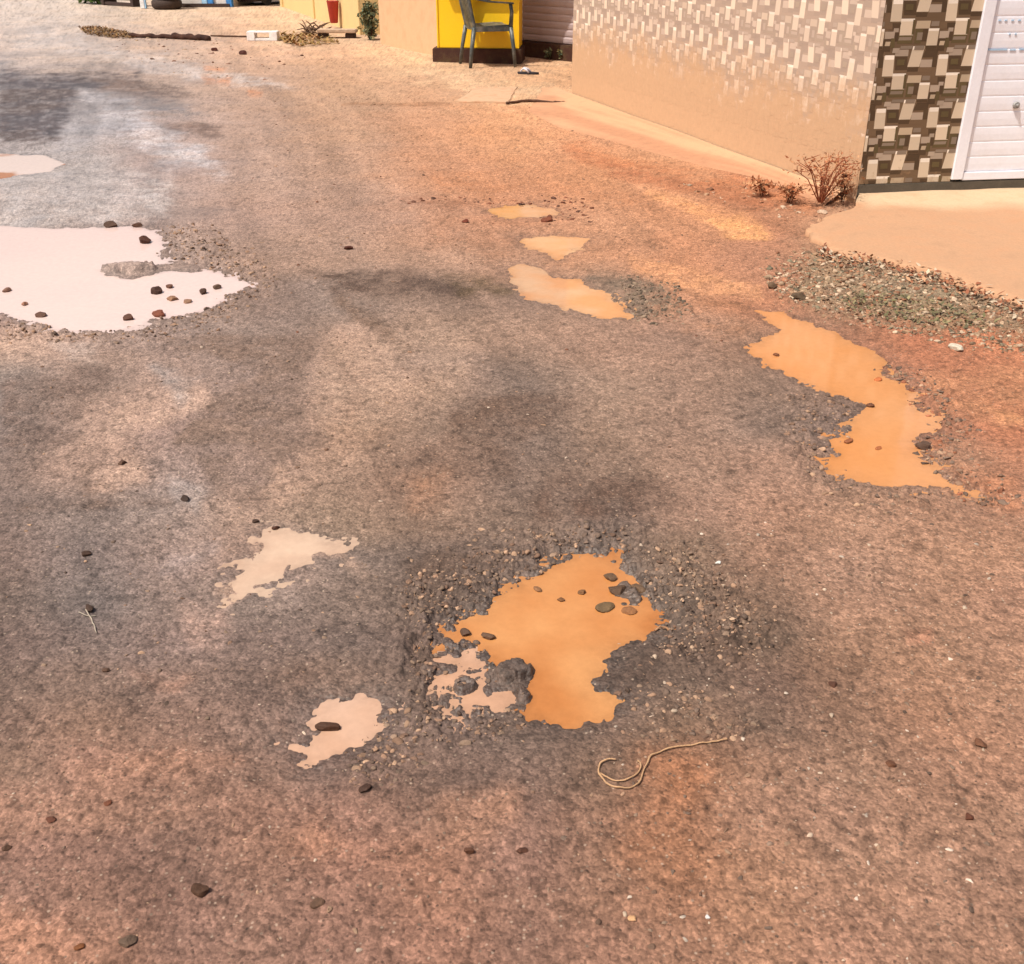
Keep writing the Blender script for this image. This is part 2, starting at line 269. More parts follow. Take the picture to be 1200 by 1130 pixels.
# patches of dust, silt, bare asphalt and painted wet sheen: (poly px, colour, softness px, strength)
PATCH = [
 ([(255,685),(290,655),(305,625),(335,618),(395,630),(402,645),(355,650),(325,665),(300,682),(270,692)], (232,192,166), 9, .95),
 ([(400,640),(420,655),(440,675),(425,680),(405,662)], (200,168,148), 8, .6),
 ([(215,715),(250,715),(265,735),(250,758),(225,752)], (198,163,146), 14, .8),
 ([(200,650),(250,640),(240,655),(190,668)], (185,165,158), 12, .6),
 ([(310,680),(350,672),(345,700),(315,705)], (180,155,142), 10, .7),
 ([(325,830),(345,855),(340,875),(320,850)], (175,140,122), 12, .6),
 ([(75,900),(140,890),(220,880),(280,885),(210,905),(100,915)], (190,145,122), 12, .7),
 ([(0,940),(150,935),(300,945),(200,970),(0,965)], (180,138,116), 18, .6),
 ([(150,780),(220,795),(210,810),(165,800)], (188,145,124), 12, .6),
 ([(320,970),(370,950),(410,990),(370,1010),(330,1000)], (174,130,107), 18, .4),
 ([(520,930),(600,930),(600,960),(540,985),(510,960)], (172,130,106), 20, .35),
 ([(0,1070),(60,1075),(110,1120),(60,1180),(0,1180)], (192,143,117), 25, .5),
 ([(60,405),(115,403),(120,420),(85,425)], (228,205,192), 10, .8),
 ([(100,480),(150,462),(235,455),(200,500),(140,520),(95,510)], (208,172,152), 22, .7),
 ([(90,545),(150,540),(170,562),(110,570)], (200,165,145), 14, .6),
 ([(20,590),(200,585),(200,592),(20,600)], (112,96,88), 6, .5),
 ([(400,230),(480,225),(520,260),(440,290),(370,270)], (188,152,132), 30, .4),
 ([(350,315),(470,320),(560,335),(560,350),(470,345),(400,345)], (98,84,77), 9, .75),
 ([(520,320),(600,325),(600,345),(540,345)], (100,86,68), 8, .65),
 ([(400,350),(440,370),(490,410),(480,415),(430,385),(390,360)], (118,100,88), 7, .65),
 ([(170,390),(370,385),(380,430),(350,480),(330,520),(250,430),(180,420)], (142,124,116), 16, .5),
 ([(0,440),(90,430),(150,440),(100,470),(0,480)], (140,125,118), 20, .5),
 ([(180,398),(240,391),(372,389),(379,402),(360,430),(350,468),(368,500),(384,512),(342,530),(320,560),(306,592),(262,572),(235,545),(200,520),(240,470),(300,440),(240,415)], (132,114,104), 6, .75),
 ([(385,400),(545,395),(560,440),(520,480),(430,505),(372,490),(358,450)], (198,166,144), 12, .5),
 ([(330,540),(420,520),(440,545),(360,570),(330,590),(315,575)], (190,156,134), 9, .6),
 ([(110,492),(150,462),(235,448),(245,470),(190,505),(130,520)], (212,178,158), 8, .6),
 ([(95,552),(160,545),(170,568),(120,572)], (208,174,154), 7, .6),
 ([(0,450),(60,432),(140,435),(100,470),(90,520),(0,530)], (122,106,99), 8, .6),
 ([(180,430),(240,440),(210,470),(190,455)], (182,172,168), 8, .5),
 ([(200,560),(240,575),(230,600),(205,580)], (188,176,170), 6, .5),
 ([(560,472),(688,464),(680,476),(640,492),(610,520),(565,512),(520,500)], (128,108,96), 6, .6),
 ([(430,538),(540,532),(560,540),(520,552),(470,556)], (132,112,100), 6, .5),
 ([(40,28),(150,58),(270,84),(340,102),(250,96),(110,70),(20,50)], (232,216,208), 7, .6),  # glossy wet streaks, their sheen painted as pale colour
 ([(0,0),(60,0),(110,30),(60,60),(0,50)], (232,216,206), 14, .5),  # wet sheen painted as pale colour
 ([(540,475),(680,465),(690,478),(620,510),(600,560),(520,560),(480,540)], (112,94,84), 12, .6),
 ([(640,560),(760,560),(790,590),(700,620),(620,610)], (102,84,75), 14, .65),
 ([(470,560),(520,555),(520,590),(480,600)], (175,130,100), 15, .4),
 ([(710,745),(800,750),(880,740),(860,800),(720,808),(696,800),(710,775)], (92,78,70), 12, .75),
 ([(560,768),(620,775),(640,860),(560,850),(590,812)], (100,85,76), 12, .6),
 ([(480,740),(525,745),(515,800),(540,835),(500,850),(470,800)], (105,88,78), 14, .6),
 ([(470,650),(560,640),(640,640),(560,700),(500,720)], (100,86,78), 16, .6),
 ([(820,730),(880,715),(960,740),(900,770)], (105,92,82), 18, .5),
 ([(850,800),(900,835),(950,870),(880,860)], (110,95,84), 14, .6),
 ([(290,790),(360,770),(420,790),(340,815)], (118,98,88), 16, .5),
 ([(760,880),(860,885),(830,960),(740,1000),(760,930)], (165,112,80), 30, .3),
 ([(1060,740),(1090,738),(1092,750),(1065,753)], (215,155,125), 5, .8),
 ([(0,85),(60,88),(160,88),(170,100),(90,110),(70,165),(0,170)], (92,86,88), 8, .85),
 ([(90,105),(190,112),(240,135),(150,150),(90,130)], (150,142,142), 8, .6),
 ([(180,145),(260,150),(260,162),(200,162)], (118,100,92), 6, .75),
 ([(110,92),(200,100),(240,112),(200,118),(120,105)], (122,108,102), 6, .75),
 ([(0,205),(110,200),(200,215),(190,250),(100,262),(0,262)], (228,214,208), 14, .75),  # sky sheen on wet ground, painted as pale colour
 ([(100,110),(150,125),(240,180),(260,200),(200,190),(120,150)], (226,217,218), 12, .65),  # white streak of sky sheen painted in
 ([(240,77),(265,79),(262,84),(240,83)], (232,165,122), 3, .7),
 ([(238,90),(270,91),(268,99),(240,98)], (234,168,126), 3, .7),
 ([(290,106),(308,107),(305,113),(292,112)], (228,162,122), 3, .7),
 ([(400,122),(530,121),(530,124),(400,125)], (155,115,88), 2.5, .7),
 ([(500,205),(700,215),(760,240),(640,236),(520,232)], (214,150,110), 14, .5),
 ([(500,250),(560,252),(600,270),(590,300),(500,290)], (190,140,110), 16, .5),
 ([(760,222),(800,228),(880,252),(905,275),(860,276),(800,245)], (238,172,122), 6, .75),
 ([(832,254),(862,257),(890,266),(898,277),(868,276),(845,268)], (252,184,126), 4, .9),
 ([(740,300),(830,318),(890,335),(890,350),(810,342),(740,318)], (240,174,128), 6, .8),
 ([(800,340),(880,352),(880,362),(820,356)], (165,120,92), 6, .6),
 ([(820,375),(880,380),(870,392),(800,388)], (205,150,115), 10, .5),
 ([(650,160),(710,178),(790,200),(860,208),(930,224),(960,245),(900,240),(820,222),(700,195)], (196,132,94), 8, .6),
 ([(660,172),(800,206),(900,232),(920,245),(850,236),(720,205)], (172,114,84), 5, .55),
 ([(1090,440),(1200,430),(1240,480),(1180,500),(1110,480)], (214,152,114), 14, .7),
 ([(1150,470),(1210,485),(1210,500),(1170,492)], (232,165,120), 6, .8),
 ([(1085,505),(1108,508),(1112,522),(1090,525)], (206,132,92), 6, .6),
 ([(1100,520),(1190,560),(1230,600),(1180,600),(1110,560)], (192,132,98), 14, .5),
 ([(1100,565),(1150,575),(1160,590),(1120,580)], (215,160,125), 6, .7),
 ([(430,45),(520,78),(620,100),(670,108),(690,120),(600,118),(520,98),(420,66)], (246,206,166), 10, .7),
 ([(300,20),(420,45),(430,60),(300,50)], (240,206,168), 10, .5),
 ([(740,262),(760,262),(780,300),(745,300)], (200,150,118), 10, .4),
 ([(690,320),(760,325),(800,360),(740,372),(700,345)], (120,110,98), 10, .6),
 ([(470,232),(520,228),(560,238),(520,242)], (160,115,92), 8, .5),
 ([(950,300),(1080,330),(1200,372),(1200,395),(1080,380),(930,345)], (150,135,110), 10, .6),
]
def make_ground():
    ys = np.concatenate([np.arange(1180, -6, -1.55), [-10,-15,-20,-26,-32,-38,-44,-50,-56,-62,-68,-73,-77,-79.5,-81,-82.3]])
    v = (565-ys)/F; Yv = CH*(CP+v*SP)/(SP-v*CP)
    Yv = np.concatenate([[-12,-6,-3,-1.5,-.6,0,.35,.7,.9], Yv[Yv > .95]])
    xs = np.concatenate([[-14000,-7000,-4000,-2400,-1500,-1000,-700], np.arange(-450,-60,8), np.arange(-60,1260,1.7), np.arange(1260,1700,8), [1900,2200,2700,3600,5500,9000,15000]])
    s = (xs-600)/F
    dep = np.maximum(Yv*CP+CH*SP, 1.2)
    X = (s[None, :]*dep[:, None]).ravel(); Y = np.repeat(Yv, len(s))
    H, dry, rub = ground_height(X, Y)
    H = H*(1-sstep(30, 60, Y))
    nr, nc = len(Yv), len(s)
    idx = np.arange(nr*nc).reshape(nr, nc)
    q = np.stack([idx[:-1, :-1], idx[:-1, 1:], idx[1:, 1:], idx[1:, :-1]], -1).reshape(-1, 4)
    me = bpy.data.meshes.new('ground')
    me.vertices.add(nr*nc); me.vertices.foreach_set('co', np.stack([X, Y, H], -1).astype(np.float32).ravel())
    me.loops.add(len(q)*4); me.loops.foreach_set('vertex_index', q.astype(np.int32).ravel())
    me.polygons.add(len(q)); me.polygons.foreach_set('loop_start', (np.arange(len(q))*4).astype(np.int32))
    me.polygons.foreach_set('use_smooth', np.ones(len(q), bool))
    me.update(calc_edges=True); me.validate()
    # colour
    PX, PY = px_of(X, np.maximum(Y, .6))
    wx = PX + 34*fbm(X*2.2, Y*2.2, 200, 4); wy = PY + 20*fbm(X*2.2, Y*2.2, 230, 4)
    C = grid_col(wx, wy)
    wob = 1.0*fbm(X*5, Y*5, 260, 5)
    for poly, col, soft, a in PATCH:
        if sum(col) < 430: col = tuple(v+o_ for v, o_ in zip(col, (20, 12, 7)))
        d = sdf(PX, PY, poly, soft*3.2)
        d = d + soft*1.5*wob
        w = a*(1-sstep(-soft, soft, d)); w = (w*(.55+.9*sstep(-.5, .45, fbm(X*14, Y*14, 300, 3)))).clip(0, 1)[:, None]
        C = C*(1-w)+np.array(lin(col))*w
    ca, sa_ = math.cos(math.radians(108)), math.sin(math.radians(108)); al = X*ca+Y*sa_ + .25*np.sin(X*1.3); ac = -X*sa_+Y*ca + .10*np.sin(al*.8)
    C = C*(1+(.16*fbm(al*.35, ac*5.5, 610, 4)+.10*fbm(al*.8, ac*14, 630, 3))*sstep(1.6, 3.2, Y))[:, None]
    for c0, wd in ((.35, .10), (.62, .09), (-1.15, .11)):
        C = C*(1-.16*np.exp(-((ac-c0+.05*np.sin(al*1.7))/wd)**2)*sstep(-.3, .3, fbm(al*.6, ac*2, 650, 3)+.2))[:, None]
    # streaky dust versus bare asphalt, gritty
    tone = 1+.20*fbm(X*7, Y*7, 400, 5)+.22*fbm(X*26, Y*26, 420, 3)
    tone = (1+.16*fbm(X*7, Y*7, 400, 5)+.12*fbm(X*30, Y*30, 420, 3))*(1-.30*sstep(.22, .36, vnoise(X*85, Y*85, 450)))*(1-.25*sstep(.27, .38, vnoise(X*40, Y*40, 451)))
    C = C*tone[:, None]
    warm = fbm(X*3.1, Y*3.1, 440, 4)[:, None]
    C = C*(1+warm*np.array([.03, 0, -.04]))
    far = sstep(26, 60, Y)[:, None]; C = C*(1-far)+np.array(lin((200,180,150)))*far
    near_w = np.exp(-np.maximum(dry, 0)/.05)
    C = C*(1-.26*np.exp(-np.maximum(dry, 0)/.04))[:, None]            # ground wetted by the puddles is darker
    C = C/K*np.array([.985, .985, .99])
    a = me.color_attributes.new('Col', 'FLOAT_COLOR', 'POINT')
    cc = np.ones((len(X), 4), np.float32); cc[:, :3] = C.clip(.01, .85); a.data.foreach_set('color', cc.ravel())
    sheen = (1-sstep(150, 420, PX))*sstep(-20, 60, PY)*(1-sstep(240, 300, PY))*(.4+.9*sstep(-.3, .4, fbm(X*1.5, Y*1.5, 500, 4)))
    sheen2 = .14*(1-sstep(350, 560, PX))*sstep(330, 420, PY)*(1-sstep(760, 860, PY))
    wet = np.clip(np.maximum(np.maximum(sheen, sheen2), .8*near_w), 0, 1)
    w = me.attributes.new('wet', 'FLOAT', 'POINT'); w.data.foreach_set('value', wet.astype(np.float32))
    r = me.attributes.new('rub', 'FLOAT', 'POINT'); r.data.foreach_set('value', rub.astype(np.float32))
    m, t, b = nt('road_dirt'); co = N(t, 'ShaderNodeTexCoord').outputs['Object']
    base = N(t, 'ShaderNodeVertexColor', layer_name='Col').outputs[0]
    n1 = texnoise(t, 48, 5, .85, co); n2 = texnoise(t, 150, 3, .7, co); n3 = texnoise(t, 15, 5, .8, co)
    def grains(scale, lo, hi):
        v_ = N(t, 'ShaderNodeTexVoronoi'); v_.inputs['Scale'].default_value = scale; t.links.new(co, v_.inputs['Vector'])
        s_ = N(t, 'ShaderNodeSeparateColor'); t.links.new(v_.outputs['Color'], s_.inputs[0]); return maprange(t, s_.outputs[2], 0, 1, lo, hi), v_
    g1, v1 = grains(210, .78, 1.22); g2, v2 = grains(105, .80, 1.20); g3, v3 = grains(52, .86, 1.14)
    f = mul(t, mul(t, maprange(t, n1.outputs[0], .33, .67, .74, 1.26), mul(t, g1, g2)), mul(t, g3, maprange(t, n3.outputs[0], .33, .67, .93, 1.07)))
    c = vscale(t, base, f)
    vo = N(t, 'ShaderNodeTexVoronoi'); vo.inputs['Scale'].default_value = 95; t.links.new(co, vo.inputs['Vector'])
    sep = N(t, 'ShaderNodeSeparateColor'); t.links.new(vo.outputs['Color'], sep.inputs[0])
    pick = maprange(t, sep.outputs[0], .87, .90, 0, 1); core = maprange(t, vo.outputs['Distance'], .18, .34, 1, 0)
    c = mixc(t, mul(t, mul(t, pick, core), .55), c, alb((222, 196, 172)))
    pick2 = maprange(t, sep.outputs[1], .80, .83, 0, 1)
    c = mixc(t, mul(t, mul(t, pick2, core), .6), c, alb((70, 58, 52)))
    t.links.new(c, b.inputs['Base Color'])
    wa = N(t, 'ShaderNodeAttribute', attribute_name='wet').outputs['Fac']
    t.links.new(maprange(t, wa, 0, 1, .92, .38), b.inputs['Roughness'])
    t.links.new(maprange(t, wa, 0, 1, .25, .6), b.inputs['Specular IOR Level'])
    ad = N(t, 'ShaderNodeMath', operation='ADD'); t.links.new(n1.outputs[0], ad.inputs[0]); t.links.new(mul(t, v2.outputs['Distance'], -1.2), ad.inputs[1])
    bump(t, b, ad.outputs[0], .45, .006)
    me.materials.append(m)
    return tag(link(bpy.data.objects.new('ground', me)), 'worn reddish brown dirt and asphalt road surface with potholes', 'ground', kind='structure')
make_ground()
# ------------------------------------------------------------------ water
def water_mat(name, col, col2, rough, blot=3.0, lo=.38, hi=.62):
    m, t, b = nt(name); co = N(t, 'ShaderNodeTexCoord').outputs['Object']
    n1 = texnoise(t, blot, 3, .5, co)
    c = mixc(t, maprange(t, n1.outputs[0], lo, hi, 0, 1), col, col2)
    n3 = texnoise(t, 45, 4, .7, co); f3 = maprange(t, n3.outputs[0], .3, .7, .95, 1.05); c = vscale(t, c, f3)
    sh = N(t, 'ShaderNodeAttribute', attribute_name='shallow').outputs['Fac']; n4 = texnoise(t, 28, 4, .7, co)
    mud = vscale(t, c, mul(t, maprange(t, n4.outputs[0], .3, .7, .62, .95), 1.0)); c = mixc(t, mul(t, sh, .75), c, mud)
    t.links.new(c, b.inputs['Base Color'])
    b.inputs['Roughness'].default_value = rough; b.inputs['IOR'].default_value = 1.33; b.inputs['Specular IOR Level'].default_value = .5
    n2 = texnoise(t, 9, 2, .5, co); bump(t, b, n2.outputs[0], .04, .01)
    return m
W_OR = water_mat('orange_mud_water', alb((223,146,84)), alb((242,174,112)), .07)
W_OR2 = water_mat('bright_orange_mud_water', alb((246,168,104)), alb((246,178,122)), .07, 1.6)
W_OR3 = water_mat('peach_mud_water', alb((250,180,120)), alb((248,198,152)), .07, 3.5)
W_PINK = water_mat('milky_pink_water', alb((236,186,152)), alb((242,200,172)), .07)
W_FILM = water_mat('thin_silt_water', alb((236,198,170)), alb((246,212,184)), .12, 6)
W_FAR = water_mat('sky_and_orange_reflection_water', alb((252,228,218),1.15), alb((222,150,100)), .06, 2.2, .54, .62)  # pale sky and orange reflections painted into the water colour
W_WHITE = water_mat('silt_and_sky_glare_water', alb((252,222,214),1.1), alb((252,226,216),1.12), .05, .7)  # milky body with the bright sky reflection painted into its colour
def puddle(key, mat, label):
    P = [Vector(p) for p in PUDW[key]]; n = len(P)
    c = sum(P, Vector((0, 0)))/n
    area = sum(P[i].x*P[(i+1) % n].y-P[(i+1) % n].x*P[i].y for i in range(n))
    out = []
    for i in range(n):                      # grow outwards so the banks cut the shoreline
        a, b_, d = P[i-1], P[i], P[(i+1) % n]
        e1 = (b_-a).normalized(); e2 = (d-b_).normalized(); t = (e1+e2)
        t = t.normalized() if t.length > .2 else e1
        nn = Vector((t.y, -t.x))*(1 if area > 0 else -1)
        out.append(b_+nn*(.10 if key in ('big', 'far', 'right') else .06))
    # union-safe: fill the hull of a fine grid around the outline instead of the raw polygon
    xs = [p.x for p in P]; ys = [p.y for p in P]; st = max(.012, (max(xs)-min(xs))/170)
    gx = np.arange(min(xs)-.15, max(xs)+.15+st, st); gy = np.arange(min(ys)-.15, max(ys)+.15+st, st)
    X, Y = np.meshgrid(gx, gy); d = sdf(X.ravel(), Y.ravel(), PUDW[key], .5).reshape(X.shape)
    others = np.full(X.size, 9.0)
    for k2 in PUDW:
        if k2 != key: others = np.minimum(others, sdf(X.ravel(), Y.ravel(), PUDW[k2], .5))
    if key in ('middle', 'pale'): keep = (d < .11) & (d < others.reshape(X.shape)+.02)
    else: keep = (d < .11) & (d < others.reshape(X.shape))
    zl = WL-(.0006 if key == 'pale' else 0); nc = len(gx); vid = {}; V = []; Fc = []
    def vi(r, c_):
        k = (r, c_)
        if k not in vid: vid[k] = len(V); V.append((gx[c_], gy[r], zl))
        return vid[k]
    for r in range(len(gy)-1):
        for c_ in range(nc-1):
            if keep[r, c_] and keep[r+1, c_+1] and keep[r+1, c_] and keep[r, c_+1]:
                Fc.append((vi(r, c_), vi(r, c_+1), vi(r+1, c_+1), vi(r+1, c_)))
    o = mesh_obj('puddle', V, Fc, mat, smooth=True)
    VV = np.array(V); at_ = o.data.attributes.new('shallow', 'FLOAT', 'POINT')
    hh = ground_height(VV[:, 0], VV[:, 1])[1]; at_.data.foreach_set('value', np.exp(np.minimum(hh, 0)/(.012 if key in ('far', 'big') else .035)).astype(np.float32))
    return tag(o, label, 'puddle', group='muddy puddles in the potholes', kind='structure')
puddle('big', W_WHITE, 'large milky puddle with painted sky glare at the left edge of the road')
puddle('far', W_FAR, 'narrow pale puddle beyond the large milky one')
puddle('small_a', W_OR3, 'thin sliver of orange water farthest up the road centre')
puddle('small_b', W_OR3, 'small peach puddle just above the mid road pothole')
puddle('small_c', W_OR3, 'orange and peach puddle beside grey gravel in mid road')
puddle('right', W_OR2, 'long bright orange puddle below the gravel bed')
puddle('middle', W_OR, 'deep orange puddle in the nearest broken pothole')
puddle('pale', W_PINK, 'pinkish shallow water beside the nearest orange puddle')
puddle('film', W_FILM, 'broken shallow pinkish puddle streak on grey asphalt left of centre')
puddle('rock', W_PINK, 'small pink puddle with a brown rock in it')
# ------------------------------------------------------------------ building on the right
C0 = g(1003, 238); L0 = g(670, 114); R0 = g(1200, 231)
dirS = (L0-C0).normalized(); dirF = (R0-C0).normalized()
lenS = (L0-C0).length; HT = 3.3
PAL = {'D': (78,60,42), 'M': (110,88,66), 'O': (92,78,50), 'C': (212,193,168), 'H': (240,228,212), 'G': (170,152,134), 'g': (134,118,102), 'B': (182,162,136)}
TILE = [  # quads (u0t,u1t,vt,u0b,u1b,vb,colour): v measured down
 (0,1,0,0,1,1,'M'),
 (.20,.43,-.01,.20,.43,.25,'D'), (.20,.45,-.13,.20,.44,-.01,'G'), (.0,.19,-.02,-.04,.16,.36,'C'), (.02,.19,-.03,.01,.18,.05,'H'),
 (.53,.75,-.19,.43,.65,.19,'C'), (.53,.74,-.19,.52,.73,-.13,'H'), (.77,1.0,-.13,.70,.97,.02,'D'), (.68,.92,.06,.66,.90,.20,'G'), (.44,.66,.20,.42,.64,.28,'D'),
 (.64,.90,.20,.62,.86,.29,'M'), (.90,.99,.0,.88,.97,.20,'D'),
 (.16,.41,.32,.13,.38,.61,'C'), (.165,.41,.31,.155,.40,.36,'H'), (.38,.42,.33,.35,.40,.60,'O'), (.11,.38,.615,.08,.36,.76,'O'), (.13,.36,.64,.11,.34,.70,'g'), (.0,.16,.39,.0,.12,.50,'D'), (.03,.12,.48,.02,.11,.55,'G'), (.05,.12,.56,.04,.10,.72,'D'),
 (.45,.70,.35,.42,.68,.49,'B'), (.43,.56,.50,.40,.52,.76,'O'), (.56,.66,.50,.52,.62,.72,'D'), (.665,.86,.50,.62,.82,.80,'C'), (.67,.86,.49,.66,.85,.535,'H'), (.62,.82,.80,.62,.82,.86,'D'),
 (.88,1.0,.38,.86,1.0,.50,'M'), (.87,1.05,.54,.86,1.03,.67,'G'), (.84,.98,.68,.82,.96,.90,'D'), (.98,1.05,.66,.96,1.04,.84,'O'), (.72,.86,.36,.70,.85,.45,'g'), (.02,.14,.84,.0,.12,.93,'G'), (.42,.60,.80,.40,.58,.88,'g'), (.16,.38,.80,.14,.36,.86,'g'), (.88,.97,.72,.86,.95,.80,'B'), (.46,.56,.56,.44,.54,.70,'g'), (.24,.38,.05,.23,.37,.16,'O')]
def tiled(name, origin, along, length, z0, z1, mat, parent, outward, su=.315, sv=.30, off=0.0, vary=.12, wash=0.0):
    V, Fc, Cc = [], [], []
    nu = int(length/su)+2; nv = int((z1-z0)/sv)+2
    def clampq(u, v): return min(max(u, 0), length), min(max(v, z0), z1)
    bgc = np.array(lin(PAL['M']))
    for j in range(-1, nv):
        for i in range(-1, nu):
            for li, (a, b_, vt, c, d, vb, k) in enumerate(TILE):
                pts = [(a, vt), (b_, vt), (d, vb), (c, vb)]
                q = [clampq((i+off+u+(.143*v if li else 0))*su, z1-(j+v)*sv) for u, v in pts]
                ar = abs(sum(q[n][0]*q[(n+1) % 4][1]-q[(n+1) % 4][0]*q[n][1] for n in range(4)))
                if ar < 4e-5: continue
                o = outward*(.0003 + .00003*li)
                s = len(V); V += [origin + along*u + Vector((0, 0, v)) + o for u, v in q]
                col = np.array(lin(PAL[k]))*(1+random.uniform(-vary, vary))*(1-wash)+wash*np.array(lin((232,208,192))); Cc += [col]*4
                Fc.append((s, s+1, s+2, s+3))
    return mesh_obj(name, V, Fc, mat, parent, cols=Cc)
def dusty_tile(name, fade_lo, fade_hi, base, amt):
    m, t, b = nt(name); ge = N(t, 'ShaderNodeNewGeometry'); co = ge.outputs['Position']
    s = N(t, 'ShaderNodeSeparateXYZ'); t.links.new(co, s.inputs[0])
    col = N(t, 'ShaderNodeVertexColor', layer_name='Col').outputs[0]
    n1 = texnoise(t, 3.5, 5, .65, co); n2 = texnoise(t, 30, 4, .6, co)
    ad = N(t, 'ShaderNodeMath', operation='ADD'); t.links.new(s.outputs[2], ad.inputs[0]); t.links.new(maprange(t, n1.outputs[0], 0, 1, -.34, .34), ad.inputs[1])
    ad2 = N(t, 'ShaderNodeMath', operation='ADD'); t.links.new(ad.outputs[0], ad2.inputs[0]); t.links.new(maprange(t, n2.outputs[0], 0, 1, -.22, .22), ad2.inputs[1])
    f = maprange(t, ad2.outputs[0], fade_lo, fade_hi, 1.0, amt)
    dust = mixc(t, maprange(t, n2.outputs[0], .3, .7, 0, 1), tuple(v*.97 for v in base), tuple(min(.9, v*1.06) for v in base))
    t.links.new(mixc(t, f, col, dust), b.inputs['Base Color']); b.inputs['Roughness'].default_value = .75; b.inputs['Specular IOR Level'].default_value = .3
    n3 = texnoise(t, 90, 4, .6, co); bump(t, b, n3.outputs[0], .25, .003)
    return m
M_TSIDE = dusty_tile('dusty_wall_tile', .46, .76, alb((240,198,158), 1.10), .08)
M_TFRONT = dusty_tile('printed_wall_tile', -.05, .14, alb((205,165,125)), .03)
M_PLASTER = simple('tan_cement_plaster', alb((248,198,150), 1.15), .9, .08, 4, alb((226,165,118)), .35)
M_PLINTH = simple('grey_cement_plinth', alb((118,108,94), .95), .9, .2, 8)
M_WHITE = simple('white_painted_steel', (.86,.86,.92), .5, .05, 6, alb((200,175,160)), .18, bmp=.08)
M_DARK = simple('dark_recess', (.05,.045,.04), .8)
M_ROOF = simple('grey_roof_slab', (.32,.30,.27), .9)
shop = empty('tiled_shop', C0)
shop.location = C0
tag(shop, 'corner shop with brown cube patterned wall tiles and white roller shutter', 'building')
def loc(p): return p-C0                      # children are placed relative to the shop's corner
nS = Vector((-dirS.y, dirS.x, 0)); nS = nS if nS.x < 0 else -nS
nF = Vector((dirF.y, -dirF.x, 0)); nF = nF if nF.y < 0 else -nF
O = Vector((0, 0, 0))
s_sh = (g(1103, 232)-C0).length; fr = .05
W_END = 4.2
# wall core behind the tiles, its front pieces round the shutter opening, all one mesh
b = B()
def slab(b, p, q, inward, th, z0, z1):
    pts = [p, q, q+inward*th, p+inward*th]
    b.prism([(v.x, v.y) for v in pts], z0, z1)
slab(b, dirS*0, dirS*lenS, -nS, .18, -.2, HT)
slab(b, dirF*.16-nF*.002, dirF*s_sh, -nF, .18, -.2, HT-.002)
slab(b, dirF*(s_sh+2.6), dirF*W_END, -nF, .18, -.2, HT-.003)
slab(b, dirF*s_sh, dirF*(s_sh+2.6), -nF, .18, 2.5, HT-.004)
slab(b, dirS*lenS, dirS*lenS+dirF*3.8, -dirS, .18, -.2, HT-.005)
slab(b, dirF*W_END, dirF*W_END+dirS*lenS, -dirF, .18, -.2, HT-.006)
b.obj('wall', M_PLASTER, shop)
tiled('wall_tiles', nS*.004+dirS*.0, dirS, lenS, .02, HT-.1, M_TSIDE, shop, nS, su=.30, sv=.30, off=-.3, vary=.2, wash=.42)
tiled('pier_tiles', nF*.004-dirF*.004, dirF, s_sh+.004, .115, HT-.1, M_TFRONT, shop, nF, su=.335, sv=.295, off=.12, vary=.1)
bb = B(); slab(bb, dirF*(-.004)+nF*.012, dirF*W_END+nF*.012, -nF, .012, -.15, .112); bb.obj('plinth', M_PLINTH, shop, bevel=.003)
b = B(); slab(b, dirS*(lenS+.25)-dirF*.25+nS*.1, dirF*(W_END+.3)+dirS*(lenS+.25), -dirS, lenS+.7, HT, HT+.14); b.obj('roof', M_ROOF, shop)
# shutter recessed a little behind the tiles
b = B()
for a, c in ((s_sh+.001, s_sh+.075), (s_sh+2.52, s_sh+2.59)):
    b = B(); slab(b, dirF*a+nF*.018, dirF*c+nF*.018, -nF, .10, .125, 2.49); b.obj('jamb', M_WHITE, shop, bevel=.004)
V, Fc = [], []; pitch = .088; z = .17; a0 = s_sh+.076; a1 = s_sh+2.519; prof = []
while z < 2.48:
    prof += [(z, -.0035), (z+.003, -.001), (z+.010, .0), (z+pitch*.5, .001), (z+pitch-.008, .0), (z+pitch-.003, -.001)]; z += pitch
for zz, off in prof:
    V += [dirF*a0+nF*off+Vector((0, 0, zz)), dirF*a1+nF*off+Vector((0, 0, zz))]
for i in range(len(prof)-1): Fc.append((2*i, 2*i+1, 2*i+3, 2*i+2))
sh = mesh_obj('roller_shutter', V, Fc, M_WHITE, shop, smooth=False)
b = B(); slab(b, dirF*a0+nF*.012, dirF*a1+nF*.012, -nF, .03, .118, .168); b.obj('bottom_rail', M_WHITE, sh, bevel=.004)
pl = lambda s_, z_: dirF*s_+nF*.004+Vector((0, 0, z_))
